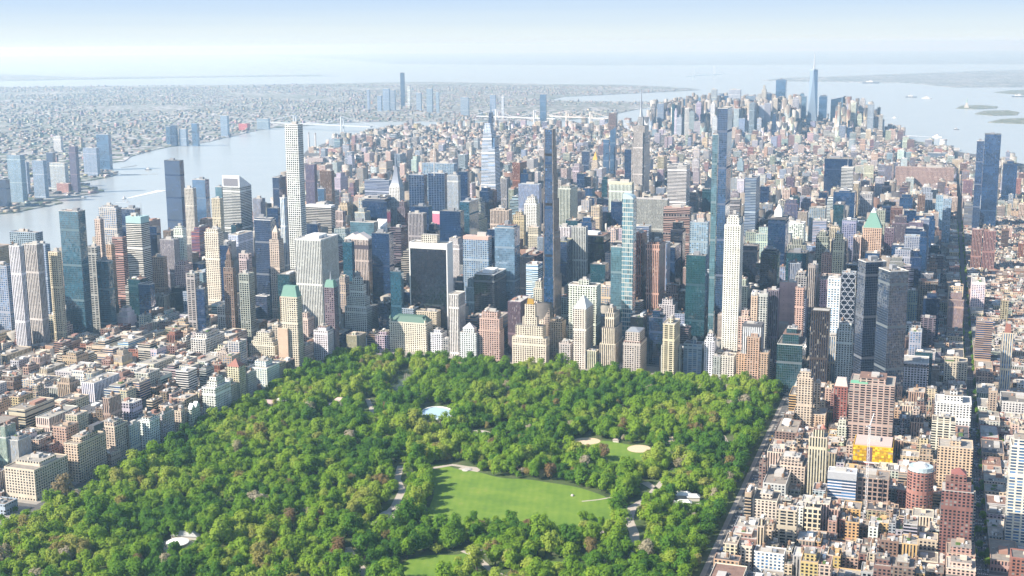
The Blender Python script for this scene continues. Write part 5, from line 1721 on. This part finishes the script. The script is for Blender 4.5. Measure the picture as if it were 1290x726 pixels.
for k in reversed(range(6)):
    oi = ng.nodes.new('GeometryNodeObjectInfo')
    oi.inputs['Object'].default_value = SRC[k]
    oi.transform_space = 'ORIGINAL'
    ng.links.new(oi.outputs['Geometry'], g2i.inputs[0])
iop = ng.nodes.new('GeometryNodeInstanceOnPoints')
def named(nm, typ):
    a = ng.nodes.new('GeometryNodeInputNamedAttribute')
    a.data_type = typ
    a.inputs['Name'].default_value = nm
    return [o for o in a.outputs if o.enabled][0]
ng.links.new(gi.outputs[0], iop.inputs['Points'])
ng.links.new(g2i.outputs[0], iop.inputs['Instance'])
iop.inputs['Pick Instance'].default_value = True
ng.links.new(named('which', 'INT'), iop.inputs['Instance Index'])
cx_ = ng.nodes.new('ShaderNodeCombineXYZ')
ng.links.new(named('turn', 'FLOAT'), cx_.inputs[2])
e2r = ng.nodes.new('FunctionNodeEulerToRotation')
ng.links.new(cx_.outputs[0], e2r.inputs[0])
ng.links.new(e2r.outputs[0], iop.inputs['Rotation'])
ng.links.new(named('size', 'FLOAT'), iop.inputs['Scale'])
ng.links.new(iop.outputs[0], go.inputs[0])
md = wood.modifiers.new('woodland', 'NODES')
md.node_group = ng
print('trees', len(trees))

# ---------------------------------------------------------------- small things
# ice rink
c = gp(551, 521)
r = tag(empty('ice_rink', (c[0], c[1], .2)), 'pale blue oval skating rink surface among the trees', 'rink')
loc_ = [(p[0]-c[0], p[1]-c[1]) for p in RINKP]
MB().prism(loc_, 0, .3).build('rink_surface', plain((.40, .56, .70), .5), r)
inn = [(a*.93, b*.93) for a, b in loc_]
k = len(loc_)
MB().add([(a, b, .3) for a, b in loc_]+[(a, b, 1.4) for a, b in loc_]+[(a, b, 1.4) for a, b in inn]+[(a, b, .3) for a, b in inn], [(i+u*k, (i+1) % k+u*k, (i+1) % k+(u+1)*k, i+(u+1)*k) for i in range(k) for u in range(3)]).build('rink_fence', M_WHITE, r)
def hut(label, cat, px, py, w, d, h, roof, rot=0., wall=(.6, .55, .48), z=.3, name='park_pavilion'):
    a = g2(px, py)
    r = tag(empty(name, (a[0], a[1], z), rot), label, cat)
    MB().box(-w/2, w/2, -d/2, d/2, -.2, h).build('walls', plain(wall), r)
    MB().frustum(-w/2-.8, w/2+.8, -d/2-.8, d/2+.8, h+.02, h+w*.13+.8, .55, .35).build('roof', plain(roof), r)
    return r
a = g2(224, 687)
r = tag(empty('event_tent', (a[0], a[1], .3)), 'large round white tent roof among the trees', 'tent')
MB().cyl(0, 0, 13.5, 13.5, 3.4, 4.2, 24, False).build('valance', M_WHITE, r)
MB().cyl(0, 0, 13.6, .4, 4.2, 7.6, 24).build('canopy', plain((.80, .79, .76)), r)
for i in range(8):
    MB().beam((13.2*math.cos(i*.785), 13.2*math.sin(i*.785), -.2), (13.2*math.cos(i*.785), 13.2*math.sin(i*.785), 4.), .15).build('pole', M_STEEL, r)
hut('long grey-roofed boathouse wing behind the white tent', 'pavilion', 234, 678, 34, 9, 4, (.42, .42, .40), .15)
hut('small grey-roofed pavilion below the white tent', 'pavilion', 225, 702, 17, 10, 4, (.60, .60, .58), -.1)
hut('little white-roofed kiosk right of the white tent', 'kiosk', 255, 689, 10, 7, 3, (.75, .75, .72), .3)
hut('tavern wing with bright white roof, largest of its cluster', 'pavilion', 860, 627, 20, 13, 5, (.76, .76, .74), .2)
hut('lower grey-roofed tavern wing by the terrace', 'pavilion', 873, 630, 17, 11, 5, (.58, .58, .57), .2)
hut('front tavern wing with pale roof', 'pavilion', 862, 637, 18, 9, 4.5, (.70, .70, .68), .2)
hut('tiny tavern roof nearest the park road', 'pavilion', 847, 636, 9, 7, 4, (.66, .63, .58), .2)
hut('small red canopy among the tavern trees', 'canopy', 845, 643, 5, 5, 3, (.50, .03, .04), .2)
hut('long pinkish zoo building among the left trees', 'park building', 340, 512, 30, 11, 6, (.46, .34, .33), .1)
hut('pale-roofed zoo building beside the long pinkish one', 'park building', 355, 509, 22, 10, 6, (.60, .57, .54), .1)
hut('white arched zoo roof near the left park path', 'park building', 421, 517, 26, 13, 6, (.66, .68, .72), .15)
hut('pinkish-roofed zoo hall behind the white arched roof', 'park building', 430, 509, 22, 12, 7, (.55, .42, .36), .15)
hut('dark-roofed pavilion beside the curved lawn path', 'pavilion', 606, 698, 12, 7, 4, (.22, .20, .20), .3)
hut('brown octagonal-looking carousel house between rink and lawn', 'carousel', 576, 544, 22, 20, 7, (.50, .36, .30), .2)
hut('small ballfield house between the two sand infields', 'field house', 776, 557, 9, 5, 3, (.34, .28, .24), 0.)
def boulder(label, px, py, sx, sy, sz, seed):
    a = g2(px, py)
    R = random.Random(seed)
    bm = bmesh.new()
    bmesh.ops.create_icosphere(bm, subdivisions=2, radius=1)
    for v in bm.verts:
        v.co *= R.uniform(.82, 1.12)
        v.co.x *= sx
        v.co.y *= sy
        v.co.z = v.co.z*sz
    m = bpy.data.meshes.new('rock_outcrop')
    bm.to_mesh(m)
    bm.free()
    m.materials.append(plain((.44, .41, .38), .9, 0., .3))
    tag(obj('rock_outcrop', m, None, (a[0], a[1], .2), None, R.uniform(0, 3)), label, 'rock')
boulder('lone pale boulder on the right of the big lawn', 721, 625, 2.6, 3.2, 2.2, 1)
boulder('flat rock outcrop at the big lawn\'s upper edge', 588, 592, 9, 7, 1.6, 2)
boulder('grey rock hump among trees beyond the lawn', 610, 547, 12, 9, 3, 3)
boulder('small rock hump beside the carousel house', 598, 551, 7, 6, 2.4, 4)
boulder('rocky knoll beside the winding left path', 486, 648, 9, 8, 2, 5)

# tower cranes
def crane(label, px, py, zb, h, jib, ang, col):
    a = gp(px, py, zb)
    r = tag(empty('tower_crane', (float(a[0]), float(a[1]), zb)), label, 'crane')
    mt = plain(col, .5)
    for sx in (-1, 1):
        for sy in (-1, 1):
            MB().beam((sx*1.1, sy*1.1, 0), (sx*1.1, sy*1.1, h), .3).build('mast_leg', mt, r)
    br = MB()
    k = int(h/5)
    for i in range(k):
        s_ = 1 if i % 2 else -1
        br.beam((-1.1*s_, -1.1, h*i/k), (1.1*s_, -1.1, h*(i+1)/k), .18)
        br.beam((1.1, -1.1*s_, h*i/k), (1.1, 1.1*s_, h*(i+1)/k), .18)
    br.build('mast_lattice', mt, r)
    MB().box(-1.6, 1.6, -1.6, 1.6, h, h+3, True).build('cab', mt, r)
    ca, sa, el = math.cos(ang), math.sin(ang), .9
    MB().beam((0, 0, h+3), (jib*ca*math.cos(el), jib*sa*math.cos(el), h+3+jib*math.sin(el)), .55).build('jib', mt, r)
    MB().beam((0, 0, h+3), (-9*ca, -9*sa, h+5), .8).build('counter_jib', mt, r)
crane('white lattice crane standing before the yellow netting', 1090, 652, 0, 118, 18, 1.2, (.76, .74, .73))
crane('left white crane on the unfinished steel tower', 531, 216, 262, 40, 34, 2.0, (.72, .68, .62))
crane('right white crane on the unfinished steel tower', 547, 222, 264, 52, 34, 1.9, (.74, .72, .68))

# bridges, chimneys, monument, waterfront
def bridge(label, p0, p1, th, tf, col, name='suspension_bridge', deck=36):
    a, b = Vector((*g2(*p0), 0)), Vector((*g2(*p1), 0))
    d = (b-a)
    L = d.length
    r = tag(empty(name, tuple(a), math.atan2(d.y, d.x)), label, 'bridge')
    mt = plain(col, .7)
    MB().box(-L*.12, L*1.12, -12, 12, deck, deck+7, True).build('deck', mt, r)
    for f_ in tf:
        t = MB().box(L*f_-5, L*f_+5, -15, -10, -3, th)
        t2 = t.build('tower_leg', mt, r)
        MB().box(L*f_-5, L*f_+5, 10, 15, -3, th).build('tower_leg', mt, r)
        MB().box(L*f_-4, L*f_+4, -9.98, 9.98, th-12, th-2, True).build('cross_beam', mt, r)
    for s_ in (-12.5, 12.5):
        cb = MB()
        xs_ = [-L*.2] + list(np.linspace(L*tf[0], L*tf[1], 17)) + [L*1.2]
        def zc(x):
            if x < L*tf[0]:
                return deck+7 + (th-deck-7)*(x+L*.2)/(L*tf[0]+L*.2)
            if x > L*tf[1]:
                return deck+7 + (th-deck-7)*(L*1.2-x)/(L*1.2-L*tf[1])
            t = (x-L*tf[0])/(L*(tf[1]-tf[0]))
            return th - 4*(th-deck-10)*t*(1-t)
        for u, w in zip(xs_, xs_[1:]):
            cb.beam((u, s_, zc(u)), (w, s_, zc(w)), 1.1)
        cb.build('cable', mt, r)
bridge('grey steel suspension bridge at the river bend, nearest of the bridges', (455, 166.5), (352, 161.5), 102, (.22, .8), (.40, .45, .50))
bridge('pale suspension bridge with white cables left of the needle tower', (610, 153), (690, 156), 98, (.2, .8), (.50, .52, .55))
bridge('second pale bridge with stone towers by the far water', (700, 153), (760, 156), 84, (.25, .75), (.55, .52, .48))
bridge('huge hazy suspension bridge at the far harbour mouth', (868, 101.5), (905, 99), 211, (.15, .85), (.5, .55, .6), deck=66)
for i, (px, py) in enumerate(((389.5, 190), (398, 191), (426, 186))):
    a = g2(px, py)
    r = tag(empty('chimney', (a[0], a[1], 0)), ('left of two tall power station chimneys by the river', 'right of two tall power station chimneys by the river', 'shorter dark chimney at the power station')[i], 'chimney')
    MB().cyl(0, 0, 5.5, 4, -1, (105, 105, 80)[i]-8, 12, False).build('shaft', plain((.55, .52, .50)), r)
    MB().cyl(0, 0, 4, 4, (105, 105, 80)[i]-8, (105, 105, 80)[i], 12).build('rim', plain((.30, .28, .28)), r)
def block(label, px, py, w, d, h, wall, cat='building', name='waterfront_building', sty='punch', rot=0.):
    a = g2(px, py)
    r = tag(empty(name, (a[0], a[1], 0), rot), label, cat)
    MB().box(-w/2, w/2, -d/2, d/2, -1, h).build('main_block', facade(sty, 'dark'), r, (0, 0, 0), wall)
    MB().ring(-w/2, w/2, -d/2, d/2, h, h+1.5, 1.).build('roof_parapet', plain(wall), r)
    MB().box(-w*.2, w*.2, -d*.2, d*.2, h, h+5).build('roof_bulkhead', M_ROOFBOX, r)
block('long red power station block below the river bridge', 417, 197, 110, 60, 42, (.44, .26, .24), 'power station')
block('pale generator hall left of the red power station', 400, 206, 90, 50, 30, (.52, .44, .42), 'power station')
block('bright red factory across the river', 308, 164, 70, 40, 45, (.62, .16, .16), 'factory')
block('dark arched depot roof near the lower waterfront', 1087, 186, 95, 70, 26, (.16, .20, .27), 'depot', 'depot_building', 'blank')
block('round-ended dark pier shed by the lower waterfront', 1127, 187, 60, 60, 24, (.20, .25, .33), 'pier shed', 'pier_building', 'blank')
block('pale flat pier shed beside the dark depot', 1107, 188, 85, 60, 14, (.55, .56, .56), 'pier shed', 'pier_building', 'blank')
block('orange-brick warehouse right of the dark depot', 1130, 195, 40, 50, 34, (.58, .30, .24), 'warehouse', 'warehouse')
block('dark long warehouse beside the orange-brick one', 1144, 195, 60, 40, 30, (.24, .20, .24), 'warehouse', 'warehouse')
block('blue-fronted waterfront office with white roof', 1180, 203, 90, 50, 40, (.30, .38, .50), 'office', 'waterfront_building', 'horz')
block('cream corner warehouse beside the blue waterfront office', 1194, 205, 30, 40, 38, (.62, .55, .42), 'warehouse', 'warehouse')
block('yellowish terrace block left of the leaning blue tower', 1206, 212, 50, 40, 40, (.62, .52, .38), 'apartment block', 'warehouse')
block('grey flat terminal roof on the pier with vent tower', 1178, 188.5, 260, 60, 8, (.5, .5, .5), 'terminal', 'pier_building', 'blank')
block('dark roofed post hall in the far west side', 1185, 236, 110, 60, 28, (.16, .18, .24), 'hall', 'hall_building', 'blank')
block('white gridded hall behind the dark roofed one', 1185, 227, 110, 50, 24, (.70, .68, .62), 'hall', 'hall_building', 'grid')
block('dark glass infill tower beside the very long brick block', 1124, 228, 40, 40, 78, (.20, .22, .30), 'tower', 'waterfront_building', 'fine')
a = g2(1188, 187)
r = tag(empty('vent_tower', (a[0], a[1], 0)), 'white cylindrical vent tower on the river pier', 'vent tower')
MB().cyl(0, 0, 19, 19, -2, 46, 16, False).build('drum', M_WHITE, r)
MB().cyl(0, 0, 20.5, 20.5, 46, 52, 16).build('rim', plain((.45, .45, .46)), r)
a = g2(1217.5, 136)
r = tag(empty('harbor_statue', (a[0], a[1], 0)), 'tiny green statue on a pedestal on the harbour island', 'statue')
MB().frustum(-20, 20, -20, 20, -1, 20, .8, .8).build('star_base', plain((.45, .43, .38)), r)
MB().frustum(-10, 10, -10, 10, 20, 47, .75, .75).build('pedestal', plain((.50, .46, .40)), r)
mg = plain((.28, .45, .38))
MB().cyl(0, 0, 5.5, 3.2, 47, 74, 10).build('robe', mg, r)
MB().cyl(0, 0, 2.2, 1.6, 74, 81, 8).build('head', mg, r)
MB().beam((2.5, 0, 72), (4.6, 0, 89), 1.2, 6).build('raised_arm', mg, r)
MB().cyl(4.7, 0, .8, 1.6, 88, 93, 8).build('torch', plain((.6, .45, .15)), r)

# boats
M_HULLW, M_HULLD = plain((.72, .72, .70), .5), plain((.10, .11, .13), .5)
def boat(label, px, py, L, B, ang, col, name='boat', cat='boat', wake=0):
    a = g2(px, py)
    r = tag(empty(name, (a[0], a[1], -3), ang), label, cat, 'boats on the water')
    b = B/2
    pl = [(-L/2, -b*.8), (L*.25, -b), (L/2, 0), (L*.25, b), (-L/2, b*.8)]
    MB().prism(pl, -.4, L*.07+1).build('hull', M_HULLW if col else M_HULLD, r)
    MB().box(-L*.3, L*.12, -b*.6, b*.6, L*.07+1, L*.07+1+B*.5).build('cabin', M_HULLW, r)
    MB().box(-L*.1, L*.05, -b*.4, b*.4, L*.07+1+B*.5, L*.07+1+B*.9).build('wheelhouse', plain((.5, .5, .52)), r)
    if wake:
        MB().add([(-L/2, -b, .35), (-L/2, b, .35), (-L/2-wake, b+wake*.06, .35), (-L/2-wake, -b-wake*.06, .35)], [(0, 1, 2, 3)]).build('wake', plain((.70, .73, .74), .6, 0., .3), r)
def ang_of(p0, p1):
    a, b = g2(*p0), g2(*p1)
    return math.atan2(b[1]-a[1], b[0]-a[0])
boat('white ferry with long bright wake on the river', 156, 250, 26, 9, ang_of((200, 240), (156, 250)), 1, wake=300)
boat('small launch just ahead of the wake ferry', 161, 254, 12, 5, .6, 1, wake=40)
boat('dark tug by the floating booms on the river', 187, 213.5, 34, 12, ang_of((180, 213.5), (195, 213.5)), 0, 'tug_boat', 'tug')
boat('small red-dark barge near the far-shore park', 105, 249, 26, 8, .3, 0, 'barge', 'barge')
boat('dark workboat right of the slant-roofed tower', 308, 228, 24, 9, .2, 0)
boat('long cargo ship alone on the distant bay', 1097, 105, 240, 34, ang_of((1090, 105), (1105, 105)), 0, 'cargo_ship', 'ship')
boat('bright ferry with white wake off the downtown shore', 1181, 172.5, 60, 16, ang_of((1162, 171.5), (1181, 172.5)), 1, 'ferry_boat', 'ferry', 330)
boat('small dark boat in mid harbour', 1205, 163, 40, 12, .4, 0)
boat('low barge on the bay beyond the downtown spire', 1148, 122.5, 120, 24, ang_of((1140, 122.5), (1155, 122.5)), 0, 'barge', 'barge')
boat('distant freighter left of the statue', 1168, 124, 110, 22, .2, 1, 'cargo_ship', 'ship')
boat('tiny white boat off the downtown shore', 1127, 148.5, 40, 12, .1, 1, wake=90)
boat('dark freighter at the right border of the bay', 1284, 122, 150, 26, ang_of((1275, 122), (1290, 122)), 0, 'cargo_ship', 'ship')
for i, (p0, p1) in enumerate((((152, 219.5), (186, 219.5)), ((190, 218.8), (200, 218.8)), ((152, 211), (172, 208)))):
    a, b = Vector((*g2(*p0), 0)), Vector((*g2(*p1), 0))
    d = b-a
    tag(MB().box(0, d.length, -2.5, 2.5, -3.6, -1.6, True).build('floating_boom', plain((.30, .32, .33)), None, (a.x, a.y, 0), None, False, math.atan2(d.y, d.x)), ('long floating boom off the far-shore tip', 'short floating boom right of the long one', 'slanted pier line above the floating booms')[i], 'boom')

# cars on the streets one can see into
RC = random.Random(8)
CARC = [('white', (.74, .74, .74)), ('yellow', (.75, .46, .03)), ('black', (.02, .02, .025)), ('silver', (.45, .47, .5)), ('dark grey', (.1, .1, .11)), ('red', (.42, .03, .03)), ('blue', (.04, .09, .25))]
M_CARGL = plain((.02, .025, .03), .15)
_cm = {}
def car_meshes(cn, cc, van):
    if (cn, van) not in _cm:
        L, Wd, H = (6.2, 2.2, 2.7) if van else (4.7, 1.85, .85)
        b = MB()
        pr = [(-L/2, .35), (L/2, .35), (L/2, H*.78), (L*.36, H), (-L/2, H)]
        k = len(pr)
        b.add([(-Wd/2, a, c) for a, c in pr]+[(Wd/2, a, c) for a, c in pr], [tuple(range(k))[::-1], tuple(range(k, 2*k))]+[(i, (i+1) % k, (i+1) % k+k, i+k) for i in range(k)])
        g = MB()
        if van:
            g.box(-Wd*.46, Wd*.46, L*.37, L*.49, 1.5, 2.3, True)
        else:
            g.frustum(-Wd*.46, Wd*.46, -L*.33, L*.22, .85, 1.45, .82, .62)
        w = MB()
        for sx in (-1, 1):
            for sy in (-.31, .31):
                w.box(sx*Wd*.5-.12, sx*Wd*.5+.12, sy*L-.33, sy*L+.33, 0, .66, True)
        _cm[(cn, van)] = (mesh('body', b.v, b.f, [plain(cc, .35)]), mesh('windows', g.v, g.f, [M_CARGL]))
    return _cm[(cn, van)]
WHEEL = mesh('wheel', *(lambda q: (q.v, q.f))(MB().beam((-.12, 0, .33), (.12, 0, .33), .33, 10)), [plain((.02, .02, .02))])
cars = []
def lane(x, ya, yb, flip, gap):
    y = ya
    while y < yb:
        y += RC.uniform(7, gap)
        cars.append((x+RC.uniform(-.3, .3), y, 0. if flip else math.pi))
for dx in (-6.6, -5, -1.7, 1.7, 5.1, 6.9):
    lane(1125+dx, -840, 200, True, 36)
for dx in (-6.8, -1.8, 1.8, 6.6):
    lane(840+dx, -880, -50, dx > 0, 30)
for q in ((978,492),(984,497),(990,498),(995,489),(972,489),(982,489),(988,487),(440,443),(452,441),(463,440),(447,444),(475,439)):
    a = g2(*q)
    cars.append((a[0], a[1], RC.uniform(0, 3)))
for x in (-45-6, -45-2, -45+3):
    lane(x, -60, 60, False, 30)
ci = []
for x, y, rz in cars:
    if not free(x-1, x+1, y-2, y+2, 0):
        continue
    cp = proj((x, y, 1))
    if 5 < cp[0] < 1285 and cp[1] < 722:
        ci.append((x, y, rz, RC.choice(CARC[:5]*3+CARC[5:]), RC.random() < .14, cp))
ci.sort(key=lambda c: depth_of(c[0], c[1]))
ci = ci[:290]
CA = [a for a in AP if a[0] in ('the orange-topped beige tower', 'the white tower at the border', 'the grey church hall', 'the dark red stepped tower', 'the small-windowed tan slab', 'the terraced white tower', 'the cream avenue-corner tower', 'the black-bronze slab', 'the orange brick trio', 'the green-mansarded hotel', 'the staggered-window block', 'the white wedding-cake tower', 'the roof-garden block', 'the dark violet slab', 'the yellow netting', 'the brown studio building', 'the dark glass twins', 'the round red tower', 'the massive pink-brown slab')]
def where(x, y):
    if abs(x-1125) < 12:
        return ('kerbside' if abs(x-1125) > 6 else 'moving'), 'on straight avenue'
    if abs(x-840) < 12 and y < -60:
        return ('kerbside' if abs(x-840) > 6 else 'moving'), 'on parkside avenue'
    return '', 'at the plaza'
cl = unique_labels([((lambda w_: ' '.join(q for q in (w_[0], c[3][0], 'van' if c[4] else 'car', w_[1]) if q))(where(c[0], c[1])), (float(c[5][0]), float(c[5][1]))) for c in ci], CA)
for (x, y, rz, (cn, cc), van, cp), lab in zip(ci, cl):
    r = tag(empty('van' if van else 'car', (x, y, .03), rz), lab, 'van' if van else 'car', 'vehicles on the avenues')
    bd, wn = car_meshes(cn, cc, van)
    obj('body', bd, r)
    obj('windows', wn, r)
    for sx in (-1, 1):
        for sy in (-1.45, 1.45):
            obj('wheel', WHEEL, r, (sx*.9, sy*(1.3 if van else 1), 0))

# ---------------------------------------------------------------- the air between
n = bpy.data.materials.new('haze')
n.use_nodes = True
t = n.node_tree
t.nodes.clear()
out_ = t.nodes.new('ShaderNodeOutputMaterial')
pv_ = t.nodes.new('ShaderNodeVolumePrincipled')
pv_.inputs['Color'].default_value = (.44, .69, .94, 1)
pv_.inputs['Absorption Color'].default_value = (.74, .60, 0, 1)
pv_.inputs['Density'].default_value = HAZE
pv_.inputs['Anisotropy'].default_value = .28
t.links.new(pv_.outputs[0], out_.inputs['Volume'])
hz = MB().box(-98000, 98000, -9000, 98000, -6, 640, True).build('haze', n)
structure(hz, 'stuff')
